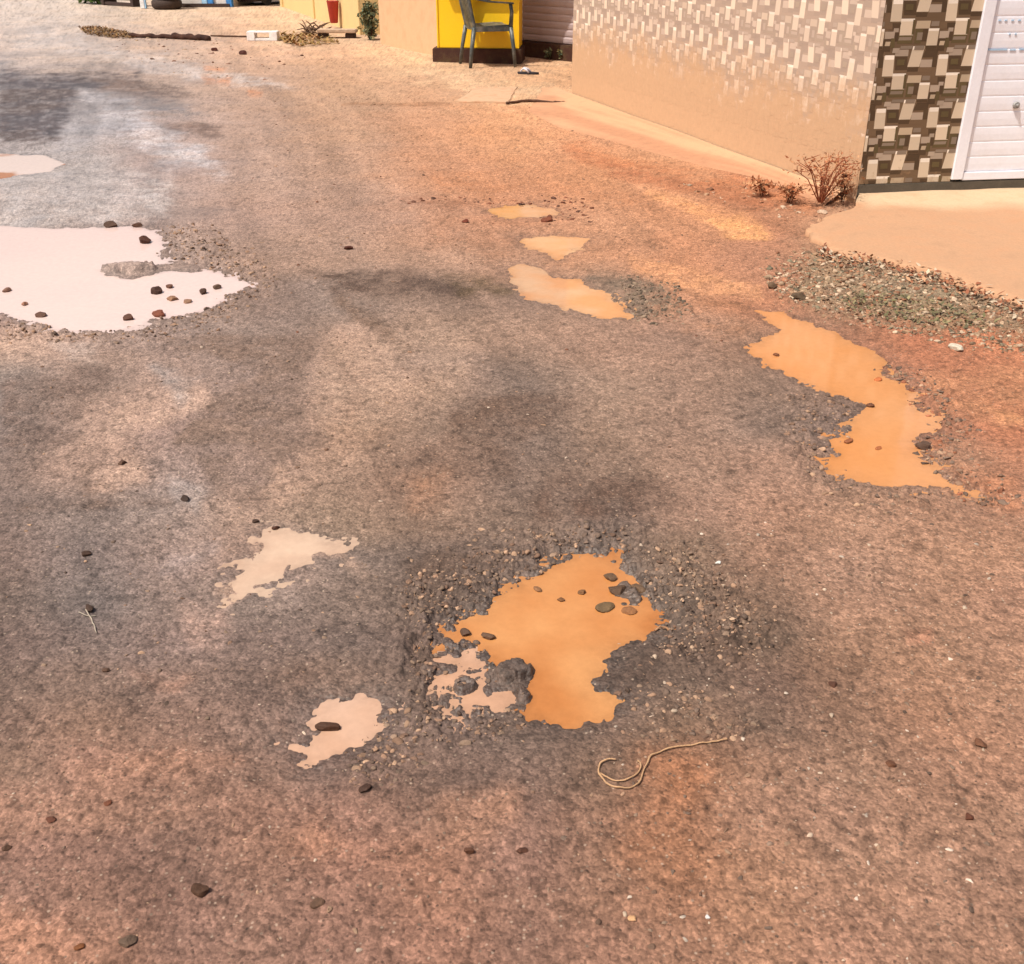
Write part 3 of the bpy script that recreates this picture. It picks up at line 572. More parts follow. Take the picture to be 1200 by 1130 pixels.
# lock
pk = g(1190, 123); 
def on_front(px, py):
    """point of the shutter plane seen at a pixel, relative to C0"""
    u = (px-600)/F; v = (565-py)/F; d = Vector((u, CP+v*SP, -SP+v*CP)); o = Vector((0, 0, CH)); n = nF
    t = (C0-o).dot(n)/d.dot(n); return o+d*t-C0
k = on_front(1190, 123)
b = B(); q = [k+nF*.004, k+nF*.02]; b.tube(q, [.022, .018], 14); b.tube([k+nF*.02, k+nF*.035], [.010, .008], 10); b.obj('lock', simple('worn_grey_steel', (.28,.27,.26), .5), sh, bevel=.001)
M_BLUE = simple('faded_blue_paint', (.42,.60,.78), .7)
for (xa, xb, yy) in ((1143,1180,58.5),(1183,1190,58.5),(1194,1200,58),(1158,1161,24),(1170,1173,24),(1177,1180,24),(1185,1188,24),(1193,1196,24),(1154,1157,40),(1182,1184,40),(1189,1191,40)):
    A = on_front(xa, yy); E = on_front(xb, yy); d_ = E-A; b = B(); b.box((A+E)/2+nF*.0035, (d_.length, .003, .008), Matrix.Rotation(math.atan2(dirF.y, dirF.x), 3, 'Z')); b.obj('paint_mark', M_BLUE, sh)
b = B(); slab(b, dirF*(s_sh+.001)-nF*.13, dirF*(s_sh+2.59)-nF*.13, -nF, .03, .0, 2.49); b.obj('recess_shade_sheet', M_DARK, shop)  # near-black sheet, the shade behind the shutter put in as colour
# ------------------------------------------------------------------ cement apron before the shutter
def apron():
    edge0 = [(1000,243),(975,250),(945,263),(958,277),(975,287),(1000,296),(1030,300),(1062,308),(1090,313),(1120,322),(1160,338),(1200,354),(1260,380),(1420,440)]
    edge = []
    for i in range(len(edge0)-1):
        for k in range(12): edge.append((edge0[i][0]+(edge0[i+1][0]-edge0[i][0])*k/12, edge0[i][1]+(edge0[i+1][1]-edge0[i][1])*k/12))
    edge.append(edge0[-1]); E = [g(*p, .03) for p in edge]; n = len(E)
    Wd = [C0+dirF*(i/(n-1))**1.0*3.6 - nF*.0 + nF*.014 for i in range(n)]
    V, Fc, Cc = [], [], []; m = 40
    for i in range(n):
        for j in range(m+1):
            f = j/m; p = E[i].lerp(Wd[i], f); zz = .012+.05*f**.8 + .006*mnoise.noise(Vector((p.x*4, p.y*4, 0)))
            if 0 < j < m: p = p+Vector((.02*mnoise.noise(p*5), 0, 0))
            if j < 3: p = p+Vector((.05*mnoise.noise(p*7)+.03*mnoise.noise(p*21), .05*mnoise.noise(p*7+Vector((3,3,3)))+.03*mnoise.noise(p*23), 0))*(1-j/3)
            nz = mnoise.fractal(Vector((p.x*1.6, p.y*1.6, 2)), 1, 2, 4); ff = min(1, max(0, (f-.42)*3.2+nz*.8))
            V.append((p.x, p.y, zz)); Cc.append([alb((230,180,140))[k]*(1-ff)+alb((252,220,180))[k]*ff for k in range(3)])
    for i in range(n-1):
        for j in range(m): Fc.append((i*(m+1)+j, (i+1)*(m+1)+j, (i+1)*(m+1)+j+1, i*(m+1)+j+1))
    s = len(V)
    for i in range(n): V.append((V[i*(m+1)][0]-.01, V[i*(m+1)][1]-.015, -.04)); Cc.append(alb((180,125,90)))
    for i in range(n-1): Fc.append((s+i, s+i+1, (i+1)*(m+1), i*(m+1)))
    mt = simple('trodden_cement', (1,1,1), .9, .14, 9, alb((206,150,110)), .5, bmp=.7, bscale=45, attr=True)
    o = mesh_obj('pavement', V, Fc, mt, smooth=True, cols=Cc)
    tag(o, 'sandy cement apron sloping down from the white shutter', 'pavement', kind='structure')
apron()
# narrow dusty footing along the side wall
def footing():
    out = [(655,150),(700,160),(760,178),(820,192),(880,205),(930,222),(962,240)]
    V, Fc, Cc = [], [], []; n = len(out); m = 10
    pre = [((612,126),(626,104)),((622,134),(640,105)),((636,142),(654,107))]
    pairs = [(g(*a), g(*c)) for a, c in pre]+[(g(*p), C0+dirS*(lenS*(1-i/(n-1)*.97))+nS*.012) for i, p in enumerate(out)]
    n = len(pairs)
    for i, (e, w) in enumerate(pairs):
        e = e+Vector((.06*mnoise.noise(e*3), .06*mnoise.noise(e*4), 0))
        for j in range(m+1):
            q = e.lerp(w, j/m); zz = .004+.040*(j/m)**1.5*min(1, i/3)+.01*mnoise.noise(Vector((q.x*5, q.y*5, 0)))
            if j == 0 or i == 0: zz = -.012
            V.append((q.x, q.y, zz)); ff = min(1, max(0, (j/m)*1.5-.15-.1+1.3*mnoise.fractal(q*3.5, 1, 2, 5)))*min(1, i/2.5+.2)
            Cc.append([alb((222,164,126))[k]*(1-ff)+alb((243,192,150), 1.05)[k]*ff for k in range(3)])
    for i in range(n-1):
        for j in range(m): Fc.append((i*(m+1)+j, (i+1)*(m+1)+j, (i+1)*(m+1)+j+1, i*(m+1)+j+1))
    o = mesh_obj('sand_bank', V, Fc, simple('wall_foot_sand', (1,1,1), .95, .16, 14, alb((214,156,116)), .35, bscale=90, attr=True), smooth=True, cols=Cc)
    tag(o, 'pale sand drifted along the foot of the tiled wall', 'sand', kind='structure')
footing()
# ------------------------------------------------------------------ recess with the grey shutter
def wallprism(name, a, c, th, z0, z1, mat, parent, rel):
    a = a-rel; c = c-rel; d = (c-a).normalized(); n = Vector((-d.y, d.x, 0))
    b = B(); slab(b, a, c, n, th, z0, z1); return b.obj(name, mat, parent)
sa, sb_ = g(606, 64), g(672, 71); sa.z = sb_.z = 0
ga = empty('shuttered_stall', sa)
tag(ga, 'narrow stall with grey roller shutter between yellow kiosk and tiled shop', 'stall')
M_GSH = simple('mauve_grey_shutter', alb((176,160,160), 1.75), .5, .08, 6, alb((150,120,105)), .3, bmp=.1)
M_BRN = simple('dark_brown_step', alb((84,50,38), 1.2), .85, .3, 10, alb((110,100,60)), .5)
d = (sb_-sa).normalized(); nn = Vector((d.y, -d.x, 0)); Lg = (sb_-sa).length+.2
V, Fc, prof = [], [], []; z = .185
while z < 2.2: prof += [(z, -.012), (z+.008, -.004), (z+.03, 0), (z+.062, 0), (z+.078, -.008)]; z += .086
for zz, off in prof: V += [d*.10+nn*off+Vector((0, 0, zz)), d*Lg+nn*off+Vector((0, 0, zz))]
for i in range(len(prof)-1): Fc.append((2*i, 2*i+1, 2*i+3, 2*i+2))
mesh_obj('roller_shutter', V, Fc, M_GSH, ga)
b = B(); b.prism([tuple((d*.0+nn*.01)[:2]), tuple((d*.10+nn*.01)[:2]), tuple((d*.10-nn*.08)[:2]), tuple((d*.0-nn*.08)[:2])], .18, 2.25); b.obj('door_post', M_WHITE, ga, bevel=.004)
b = B(); b.prism([tuple((d*(-.05)+nn*.05)[:2]), tuple((d*Lg+nn*.05)[:2]), tuple((d*Lg-nn*.1)[:2]), tuple((d*(-.05)-nn*.1)[:2])], -.05, .178); b.obj('step', M_BRN, ga, bevel=.006, jitter=.006)
b = B(); b.prism([tuple((d*(-.05)-nn*.11)[:2]), tuple((d*Lg-nn*.11)[:2]), tuple((d*Lg-nn*.9)[:2]), tuple((d*(-.05)-nn*.9)[:2])], -.05, 2.6); b.obj('wall', M_PLASTER, ga)
# ------------------------------------------------------------------ yellow kiosk
kl, kr = g(513, 73), g(611, 74); kc = kl.copy()
kio = empty('yellow_kiosk', kc); tag(kio, 'bright yellow kiosk on a dark brown base behind the plastic chair', 'kiosk')
M_YEL = simple('yellow_enamel', (.93,.58,.012), .45, .05, 5, (.60,.36,.03), .22, bmp=.06)
wK = (kr-kl).length; d = (kr-kl).normalized(); R_ = Matrix.Rotation(math.atan2(d.y, d.x), 3, 'Z')
def kb(b, x0, x1, y0, y1, z0, z1): b.box(R_ @ Vector(((x0+x1)/2, (y0+y1)/2, (z0+z1)/2)), (x1-x0, y1-y0, z1-z0), R_); return b
kb(B(), -.06, wK+.0, -.03, .55, -.03, .165).obj('base', M_BRN, kio, bevel=.008)
kb(B(), .01, wK-.03, 0, .50, .166, 2.1).obj('cabinet', M_YEL, kio, bevel=.01)
kb(B(), .002, .022, -.012, -.001, .17, 2.09).obj('corner_trim', M_YEL, kio, bevel=.003); kb(B(), wK-.05, wK-.028, -.012, -.001, .17, 2.09).obj('corner_trim', M_YEL, kio, bevel=.003)
kb(B(), -.08, wK+.05, -.25, .6, 2.101, 2.15).obj('roof', M_YEL, kio, bevel=.01)
kb(B(), .05, wK-.07, -.16, -.002, .98, 1.01).obj('counter', M_YEL, kio, bevel=.004)
# ------------------------------------------------------------------ plastic armchair
def armchair(px, py, rz):
    p = on(px, py); p.z = 0.0
    t = empty('plastic_armchair', p, rz); t.scale = (1.12, 1.12, 1.12); tag(t, 'worn grey-green plastic armchair standing before the yellow kiosk', 'chair')
    M = simple('grey_green_plastic', (.055,.066,.066), .4, .15, 10, (.45,.40,.33), .35, bmp=.05)
    b = B()   # seat: dished slab with slots
    nx = 10
    def seat_pt(u, v): return Vector(((u-.5)*.44*(1-.08*v), (v-.5)*.42, .41+.02*v*0-.02*v+.018*((u-.5)*2)**2))
    vs = [[b.bm.verts.new(seat_pt(i/nx, j/nx)) for i in range(nx+1)] for j in range(nx+1)]
    for j in range(nx):
        for i in range(nx): b.bm.faces.new((vs[j][i], vs[j][i+1], vs[j+1][i+1], vs[j+1][i]))
    ex = bmesh.ops.extrude_face_region(b.bm, geom=b.bm.faces[:]); 
    for e in ex['geom']:
        if isinstance(e, bmesh.types.BMVert): e.co.z -= .02
    b.obj('seat', M, t, smooth=False)
    b = B()
    b.box((0, -.215, .385), (.42, .012, .05)); b.box((-.222, 0, .385), (.012, .40, .05)); b.box((.222, 0, .385), (.012, .40, .05)); b.obj('seat_rim', M, t, bevel=.003)
    for sx in (-1, 1):
        b = B(); b.tube([(sx*.215, -.20, .40), (sx*.235, -.225, .2), (sx*.25, -.24, 0)], [.026, .022, .019], 8); b.tube([(sx*.215, -.20, .40), (sx*.235, -.205, .55), (sx*.24, -.19, .63)], [.024, .02, .02], 8); b.obj('leg', M, t, smooth=True)
        b = B(); b.tube([(sx*.19, .20, .40), (sx*.215, .235, .2), (sx*.235, .26, 0)], [.026, .022, .019], 8); b.obj('leg', M, t, smooth=True)
        b = B(); A = [(sx*.24, -.215, .635), (sx*.245, -.10, .645), (sx*.24, .05, .655), (sx*.225, .18, .68), (sx*.20, .25, .72)]
        for k in range(len(A)-1):
            m_ = (Vector(A[k])+Vector(A[k+1]))/2; dd = Vector(A[k+1])-Vector(A[k]); b.box(m_, (.05, dd.length+.012, .016), dd.to_track_quat('Y', 'Z').to_matrix())
        b.obj('armrest', M, t, bevel=.004)
    b = B()
    for k in range(7):
        u = (k-3)/3*.155; b.box((u, .235+.01*(1-abs(u)*4), .60), (.034, .012, .42), Matrix.Rotation(math.radians(-12), 3, 'X'))
    b.box((0, .285, .82), (.40, .02, .08), Matrix.Rotation(math.radians(-12), 3, 'X')); b.box((0, .20, .42), (.38, .018, .06), Matrix.Rotation(math.radians(-12), 3, 'X'))
    for sx in (-1, 1): b.tube([(sx*.19, .195, .40), (sx*.205, .245, .62), (sx*.19, .29, .84)], [.02, .018, .018], 8)
    b.obj('backrest', M, t, bevel=.003)
armchair(572, 76.5, math.radians(106))
# ------------------------------------------------------------------ flip-flop
def sandal(px, py, rz):
    p = on(px, py, .002); t = empty('sandal', p, rz); tag(t, 'dark flip-flop with a pale strap lying in front of the kiosk', 'sandal')
    o = []
    for k in range(24):
        a = 2*math.pi*k/24; r = .048*(1+.12*math.sin(a)); o.append((r*math.cos(a), .13*math.sin(a)))
    B().prism(o, 0, .022).obj('sole', simple('dark_rubber', (.03,.025,.03), .7), t, bevel=.005)
    m = simple('pale_strap', (.62,.58,.62), .5)
    b = B()
    for sx in (-1, 1): b.tube([(sx*.046, -.02, .018), (sx*.042, .015, .05), (sx*.02, .05, .062), (0, .085, .035), (0, .09, .02)], [.010, .012, .012, .008, .006], 8)
    b.obj('strap', m, t, smooth=True)
sandal(619, 88, math.radians(75))
# ------------------------------------------------------------------ slab and crack sticks before the stall
def slabstone(px0, px1, py0, py1, h, label, name='cement_slab', mat=None):
    pts = [on(px0, py1), on(px1, py1+1), on(px1+10, py0), on(px0+25, py0)]
    b = B(); out = []
    for i in range(4):
        for k in range(8):
            p = pts[i].lerp(pts[(i+1) % 4], k/8); out.append((p.x-pts[0].x+.03*mnoise.noise(p*6), p.y-pts[0].y+.05*mnoise.noise(p*4+Vector((5,1,1)))))
    b.prism(out, -.03, h); o = b.obj(name, mat or simple('pale_cement', alb((244,204,166)), .9, .18, 14, alb((220,156,118)), .9), bevel=.006, jitter=.012)
    o.location = (pts[0].x, pts[0].y, 0); tag(o, label, 'slab'); return o
slabstone(532, 596, 104, 121, .016, 'flat broken cement slab lying where the kiosk forecourt meets the road')
def stick(pts, r, mat, name, label, cat, seg=6, lift=None):
    P = [on(*p) for p in pts]; o0 = P[0].copy(); b = B()
    Q = []
    for i in range(len(P)-1):
        for k in range(seg): Q.append(P[i].lerp(P[i+1], k/seg))
    Q.append(P[-1]); Q = [Vector((q.x, q.y, gz(q.x, q.y)+r*.9))-o0+Vector((.01*mnoise.noise(q*9), .01*mnoise.noise(q*9+Vector((4,4,4))), 0)) for q in Q]
    b.tube(Q, [r*(.8+.3*random.random()) for _ in Q], 7); o = b.obj(name, mat, None, smooth=True); o.location = o0; tag(o, label, cat); return o
M_WOOD = simple('weathered_dark_wood', alb((96,62,44)), .9, .3, 12, alb((140,110,80)), .4)
stick([(594,123),(620,120),(648,122),(662,122)], .014, M_WOOD, 'stick', 'thin dark stick beside the broken cement slab', 'stick')
stick([(684,124),(700,130),(708,134)], .012, M_WOOD, 'stick', 'short dark stick at the far foot of the tiled wall', 'stick')
stick([(899,186),(915,191),(931,197)], .007, M_WOOD, 'stick', 'thin brown twig leaning left of the dry weed', 'twig')
# ------------------------------------------------------------------ cream walls further up the street
def cream(name, a, c, h, mat, label, th=2.5, pilaster=True):
    a = Vector(a); c = Vector(c); a.z = c.z = 0; t = empty(name, a); tag(t, label, 'building')
    d = (c-a).normalized(); n = Vector((d.y, -d.x, 0)); L = (c-a).length; n = -n if n.x > 0 else n
    def q(u, w): v = d*u-n*w; return (v.x, v.y)
    b = B(); b.prism([q(0, 0), q(L, 0), q(L, th), q(0, th)], -.1, h); b.obj('wall', mat, t)
    b = B(); b.prism([q(-.2, -.3), q(L+.2, -.3), q(L+.2, th+.2), q(-.2, th+.2)], h+.001, h+.1); b.obj('roof', M_ROOF, t)
    if pilaster:
        for u in (.0, L*.5, L-.25): b = B(); b.prism([q(u, -.03), q(u+.25, -.03), q(u+.25, -.001), q(u, -.001)], -.1, h-.01); b.obj('pilaster', mat, t, bevel=.004)
    return t
M_CREAM = simple('cream_wall_paint', alb((252,222,158), 1.25), .85, .05, 3, alb((244,200,150), 1.1), .4)
M_CREAM2 = simple('dusty_cream_wall', alb((250,204,160), 1.22), .9, .08, 5, alb((240,184,140)), .7)
cream('cream_house', g(516, 66.5), g(446, 52), 2.9, M_CREAM2, 'dusty pinkish cream wall left of the yellow kiosk', th=.85, pilaster=False)
cream('cream_shop', g(424, 41), g(330, 8), 3.1, M_CREAM, 'bright cream building behind the hanging red bucket', th=3)
# ------------------------------------------------------------------ red bucket, ledge, brushwood, shrub
p = on(392, 33)
bt = empty('red_bucket', (p.x, p.y, .08)); tag(bt, 'red tapered bucket hanging on a cord at the cream wall', 'bucket')
M_RED = simple('faded_red_plastic', (.42,.035,.02), .5, .25, 9, (.05,.02,.02), .6)
B().lathe([(.06, 0), (.067, .01), (.102, .33), (.112, .345), (.105, .345), (.096, .33), (.055, .02)], n=20).obj('body', M_RED, bt, smooth=True)
b = B(); b.tube([(-.09, 0, .32), (-.07, 0, .40), (0, 0, .46), (.07, 0, .40), (.09, 0, .32)], .006, 6); b.tube([(0, 0, .46), (0, .01, 1.2), (0, .03, 2.6)], .006, 6); b.tube([(0, .03, 2.6), (0.25, .25, 2.62)], .01, 6); b.obj('cord', M_WOOD, bt)
def block(name, px, py, size, mat, label, cat, rz=0, z=0, bevel=.01, jitter=.008):
    p = on(px, py); b = B(); b.box((0, 0, size[2]/2), size); o = b.obj(name, mat, None, bevel=bevel, jitter=jitter); o.location = (p.x, p.y, z-.01); o.rotation_euler.z = rz; tag(o, label, cat); return o
led = empty('low_bench', (on(396, 45).x, on(396, 45).y, 0)); tag(led, 'low cement bench on dark blocks beneath the red bucket', 'bench')
B().box((0, 0, .105), (.60, .28, .05)).obj('seat', simple('pale_bench_cement', alb((238,206,176)), .9), led, bevel=.01, jitter=.008)
for sx in (-.22, .2): B().box((sx, .0, .035), (.14, .22, .09)).obj('leg', simple('dark_block', alb((80,58,46)), .9), led, bevel=.008, jitter=.006)
def twigs(name, px, py, n, L, mat, label, spread=.25, h=.2, seed=1):
    rr = random.Random(seed); p = on(px, py); b = B()
    for i in range(n):
        a = Vector((rr.uniform(-spread, spread), rr.uniform(-spread*.5, spread*.5), rr.uniform(0, h*.6))); q = a+Vector((rr.uniform(-L, L), rr.uniform(-L, L)*.5, rr.uniform(-.3, .6)*h)); q.z = max(.01, q.z)
        m_ = (a+q)/2+Vector((0, 0, rr.uniform(0, .04))); b.tube([a, m_, q], [.012, .01, .005], 5)
    o = b.obj(name, mat); o.location = (p.x, p.y, p.z); tag(o, label, 'brushwood'); return o
twigs('brushwood_pile', 368, 42, 34, .2, simple('grey_dry_wood', alb((140,108,84)), .9), 'small heap of grey brushwood left of the low bench', .14, .22, 3)
def leafy(name, base, h, r, n, leaf, mats, label, cat, seed=1, narrow=1.0, stems=7, stem_mat=None, lean=(0, 0)):
    rr = random.Random(seed); t = empty(name, base); tag(t, label, cat)
    b = B(); tips = []
    for i in range(stems):
        a = rr.uniform(0, 6.28); rad = r*rr.uniform(.2, 1); hh = h*rr.uniform(.55, 1); e = Vector((math.cos(a)*rad+lean[0], math.sin(a)*rad+lean[1], hh))
        P = [Vector((math.cos(a)*.01, math.sin(a)*.01, -.01)), e*.5+Vector((rr.uniform(-.02, .02), rr.uniform(-.02, .02), .04)), e]; b.tube(P, [.0042*h/.4+.001, .003*h/.4+.001, .0014], 5); tips.append(P)
        for k in range(3):
            f = rr.uniform(.3, .9); s_ = P[1].lerp(e, f) if rr.random() < .6 else P[0].lerp(P[1], f); q = s_+Vector((rr.uniform(-r, r)*.5, rr.uniform(-r, r)*.5, rr.uniform(.0, .25)*h)); b.tube([s_, q], [.003, .0015], 4); tips.append([s_, (s_+q)/2, q])
    b.obj('stem', stem_mat or M_WOOD, t)
    for mi, mt in enumerate(mats):
        V, Fc = [], []
        for i in range(n//len(mats)):
            P = rr.choice(tips); f = rr.uniform(.15, 1); c = P[1].lerp(P[2], f) if rr.random() < .7 else P[0].lerp(P[1], f)
            c = c+Vector((rr.gauss(0, r*.16), rr.gauss(0, r*.16), rr.gauss(0, h*.05))); c.z = max(c.z, .01)
            d1 = Vector((rr.gauss(0, 1), rr.gauss(0, 1), rr.gauss(0.2, .7))).normalized(); d2 = d1.cross(Vector((rr.gauss(0, 1), rr.gauss(0, 1), rr.gauss(0, 1)))).normalized(); L = leaf*rr.uniform(.6, 1.3)
            s = len(V); V += [c, c+d1*L*.5+d2*L*.24*narrow, c+d1*L, c+d1*L*.5-d2*L*.24*narrow+Vector((0, 0, -.1*L))]; Fc.append((s, s+1, s+2, s+3))
        mesh_obj('foliage', V, Fc, mt, t)
    return t
M_L1 = simple('grey_green_leaf', (.10,.13,.07), .7, .3, 20, bmp=0); M_L2 = simple('olive_leaf', (.20,.18,.08), .7, .3, 20, bmp=0)
M_DRY = simple('dry_red_leaf', alb((208,132,88)), .85, .3, 20, bmp=0); M_DRY2 = simple('dry_brown_leaf', alb((226,166,120)), .85, .3, 20, bmp=0)
p = on(434, 48); leafy('shrub', (p.x, p.y, 0), .52, .17, 700, .07, [M_L1, M_L2], 'small grey-green shrub against the cream wall corner', 'shrub', 4, stems=9)
p = g(962, 240); leafy('dry_weed', (p.x, p.y+.02, .02), .29, .24, 420, .030, [M_DRY, M_DRY2], 'dry reddish weed growing at the corner of the tiled shop', 'weed', 8, narrow=.6, stems=16, stem_mat=simple('red_stem', alb((190,112,76)), .9))
p = g(990, 238); leafy('dry_weed', (p.x-.03, p.y-.03, .02), .16, .07, 200, .028, [M_DRY, M_DRY2], 'short dry clump pressed against the very corner of the tiled shop', 'weed', 18, stems=7)
for i, (x, y, h_, lb) in enumerate(((925,236,.10,'low dry brown weed left of the tall reddish weed'),(893,228,.07,'tiny withered weed farther left along the tiled wall'))):
    p = g(x, y); leafy('dry_weed', (p.x, p.y, .0), h_, .10, 240, .03, [M_DRY, M_DRY2], lb, 'weed', 30+i, stems=8)
for i, (x, y, h_, lb) in enumerate(((636,64,.20,'little green weed at the middle of the grey shutter step'),(641,68,.12,'tiny green weed right of the taller one on the step'),(657,69,.13,'small green weed at the right end of the shutter step'))):
    p = g(x, y); leafy('weed', (p.x, p.y-.1, .0), h_, .05, 130, .04, [M_L1, M_L2], lb, 'weed', 40+i, stems=5)
# leaf litter and creeping weed over the gravel bed (uncountable)
def litter(name, poly, n, leaf, mats_cols, label, seed):
    W = [(g(*q).x, g(*q).y) for q in poly]; xs = [q[0] for q in W]; ys = [q[1] for q in W]; rg = np.random.default_rng(seed)
    X = rg.uniform(min(xs), max(xs), n*4); Y = rg.uniform(min(ys), max(ys), n*4); s = sdf(X, Y, W, .3); kx = np.where(s < -.01)[0][:n]
    H = ground_height(X[kx], Y[kx])[0]; V, Fc, Cc = [], [], []
    for j, i in enumerate(kx):
        a = rg.uniform(0, 6.28); L = leaf*rg.uniform(.5, 1.4); c = Vector((X[i], Y[i], H[j]+.004+rg.uniform(0, .018))); d1 = Vector((math.cos(a), math.sin(a), rg.uniform(-.3, .7))); d2 = Vector((-math.sin(a), math.cos(a), rg.uniform(-.4, .4)))
        q = len(V); V += [c, c+d1*L*.5+d2*L*.25, c+d1*L, c+d1*L*.5-d2*L*.25]; Fc.append((q, q+1, q+2, q+3)); cc = alb(mats_cols[rg.integers(len(mats_cols))], rg.uniform(.7, 1.2)); Cc += [cc]*4
    o = mesh_obj(name, V, Fc, simple(name+'_mat', (1, 1, 1), .8, .2, 20, bmp=0, attr=True), cols=Cc); tag(o, label, 'plants', kind='stuff')
litter('leaf_litter', [(960,285),(1010,298),(1090,316),(1200,356),(1260,385),(1240,395),(1120,345),(1030,320),(960,305)], 650, .03, [(186,118,82),(170,104,72),(214,164,124),(232,208,178)], 'brown leaf litter along the edge of the cement apron', 5)
litter('ground_cover', [(985,345),(1060,345),(1140,368),(1180,385),(1130,388),(1040,376),(990,366)], 380, .024, [(132,126,84),(150,138,96),(118,110,78),(166,152,110)], 'thin green weeds creeping over the gravel bed', 6)
# ------------------------------------------------------------------ gravel (uncountable), stones (individual)
ICO = None
def gravel(name, regions, label, seed=3):
    rg = np.random.default_rng(seed)
    bm = bmesh.new(); bmesh.ops.create_icosphere(bm, subdivisions=2, radius=1); iv = np.array([v.co[:] for v in bm.verts]); ifc = np.array([[v.index for v in f.verts] for f in bm.faces]); bm.free()
    AV, AF, AC = [], [], []; off = 0
    for poly, n, s0, s1, cols in regions:
        W = [(g(*q).x, g(*q).y) for q in poly]; xs = [q[0] for q in W]; ys = [q[1] for q in W]
        X = rg.uniform(min(xs), max(xs), n*5); Y = rg.uniform(min(ys), max(ys), n*5); s = sdf(X, Y, W, .4)
        kp = np.where(s + .12*rg.normal(size=s.shape)*.5 < 0)[0][:n]; X = X[kp]; Y = Y[kp]; H, dry, _ = ground_height(X, Y)
        for i in range(len(X)):
            r = s0+(s1-s0)*rg.random()**3
            if H[i] < WL-.006: 
                if rg.random() < .97: continue
            sc_ = r*np.array([rg.uniform(.8, 1.3), rg.uniform(.7, 1.1), rg.uniform(.45, .8)])
            v = iv*1.15
            for _ in range(6):
                pn = rg.normal(size=3); pn /= np.linalg.norm(pn); dd = rg.uniform(.35, .75); pr = v @ pn; v = v-np.outer(np.maximum(0, pr-dd), pn)
            v = v*sc_
            a = rg.uniform(0, 6.28); R2 = np.array([[math.cos(a), -math.sin(a), 0], [math.sin(a), math.cos(a), 0], [0, 0, 1]]); tl = rg.uniform(-.5, .5); R3 = np.array([[1, 0, 0], [0, math.cos(tl), -math.sin(tl)], [0, math.sin(tl), math.cos(tl)]])
            v = v @ R3.T @ R2.T + np.array([X[i], Y[i], H[i]-r*.10]); AV.append(v); AF.append(ifc+off); off += len(iv)
            AC.append(np.repeat(np.array([alb(cols[rg.integers(len(cols))], rg.uniform(.65, 1.3))]), len(iv), 0))
    V = np.concatenate(AV); Fa = np.concatenate(AF)
    me = bpy.data.meshes.new(name); me.vertices.add(len(V)); me.vertices.foreach_set('co', V.astype(np.float32).ravel()); me.loops.add(len(Fa)*3); me.loops.foreach_set('vertex_index', Fa.astype(np.int32).ravel()); me.polygons.add(len(Fa)); me.polygons.foreach_set('loop_start', (np.arange(len(Fa))*3).astype(np.int32)); me.update(calc_edges=True)
    a = me.color_attributes.new('Col', 'FLOAT_COLOR', 'POINT'); c = np.ones((len(V), 4), np.float32); c[:, :3] = np.concatenate(AC); a.data.foreach_set('color', c.ravel())
    me.materials.append(simple(name+'_mat', (1, 1, 1), .85, .25, 60, bscale=300, attr=True)); o = link(bpy.data.objects.new(name, me)); tag(o, label, 'gravel', kind='stuff')
DK = [(138,114,98),(146,120,102),(112,90,76),(164,136,114)]; BR = [(164,128,104),(184,146,118),(140,108,88),(200,162,132)]
gravel('gravel', [
 ([(470,690),(560,650),(640,622),(720,618),(745,640),(690,636),(640,655),(580,690),(530,720),(500,735)], 800, .003, .011, DK+BR),
 ([(750,640),(800,640),(850,680),(900,730),(870,770),(790,762),(778,735),(768,700),(752,668)], 700, .003, .010, DK+BR+[(215,180,150)]),
 ([(500,730),(530,750),(515,790),(550,835),(620,845),(600,870),(500,850),(480,770)], 280, .003, .010, DK+BR),
 ([(720,815),(780,800),(860,820),(900,870),(760,860)], 160, .003, .010, DK+BR),
 ([(420,830),(470,820),(500,880),(440,920),(400,900),(440,860)], 160, .003, .011, DK+BR),
 ([(190,262),(230,262),(310,315),(325,335),(300,350),(268,345),(290,328),(245,309),(200,300)], 480, .005, .015, DK+BR),
 ([(0,366),(110,384),(200,374),(290,345),(250,385),(160,402),(0,396)], 380, .005, .014, BR+DK),
 ([(725,322),(800,338),(805,366),(745,380),(735,352)], 380, .005, .016, [(150,128,106),(172,148,124),(124,106,88)]),
 ([(480,235),(560,228),(690,232),(700,262),(660,256),(560,236)], 90, .008, .022, [(140,84,60),(110,72,56)]),
 ([(1045,425),(1100,450),(1135,500),(1110,540),(1190,585),(1150,592),(1085,545),(1100,500),(1065,455)], 480, .004, .014, DK+BR+[(190,120,86)]),
 ([(935,455),(1000,470),(985,500),(965,520),(975,555),(1100,580),(1060,600),(950,570),(920,500)], 330, .004, .013, DK+BR),
 ([(895,325),(955,288),(1075,312),(1200,360),(1330,410),(1300,430),(1150,405),(1040,385),(930,352)], 5200, .005, .017, [(182,146,114),(166,136,108),(206,174,142),(148,118,92),(146,134,108),(226,198,168),(186,128,94)]),
 ([(960,200),(1000,236),(985,262),(940,262),(870,240),(800,215)], 160, .006, .026, [(205,160,125),(235,205,175),(160,110,80)]),
 ([(0,400),(600,380),(900,600),(880,1130),(0,1130)], 900, .0025, .008, DK+BR+[(214,190,168)]),
 ([(800,600),(1200,600),(1200,1130),(700,1130),(720,860)], 800, .0025, .0075, BR+DK+[(222,196,170),(230,210,190)]),
 ([(300,100),(700,130),(900,300),(880,420),(300,420)], 500, .004, .014, BR+[(130,84,62)]),
 ([(100,40),(330,48),(420,80),(300,100),(160,80)], 120, .012, .035, [(160,110,84),(120,80,60),(210,180,150)]),
], 'loose gravel and crumbled asphalt around the potholes and across the road')
SM = {}
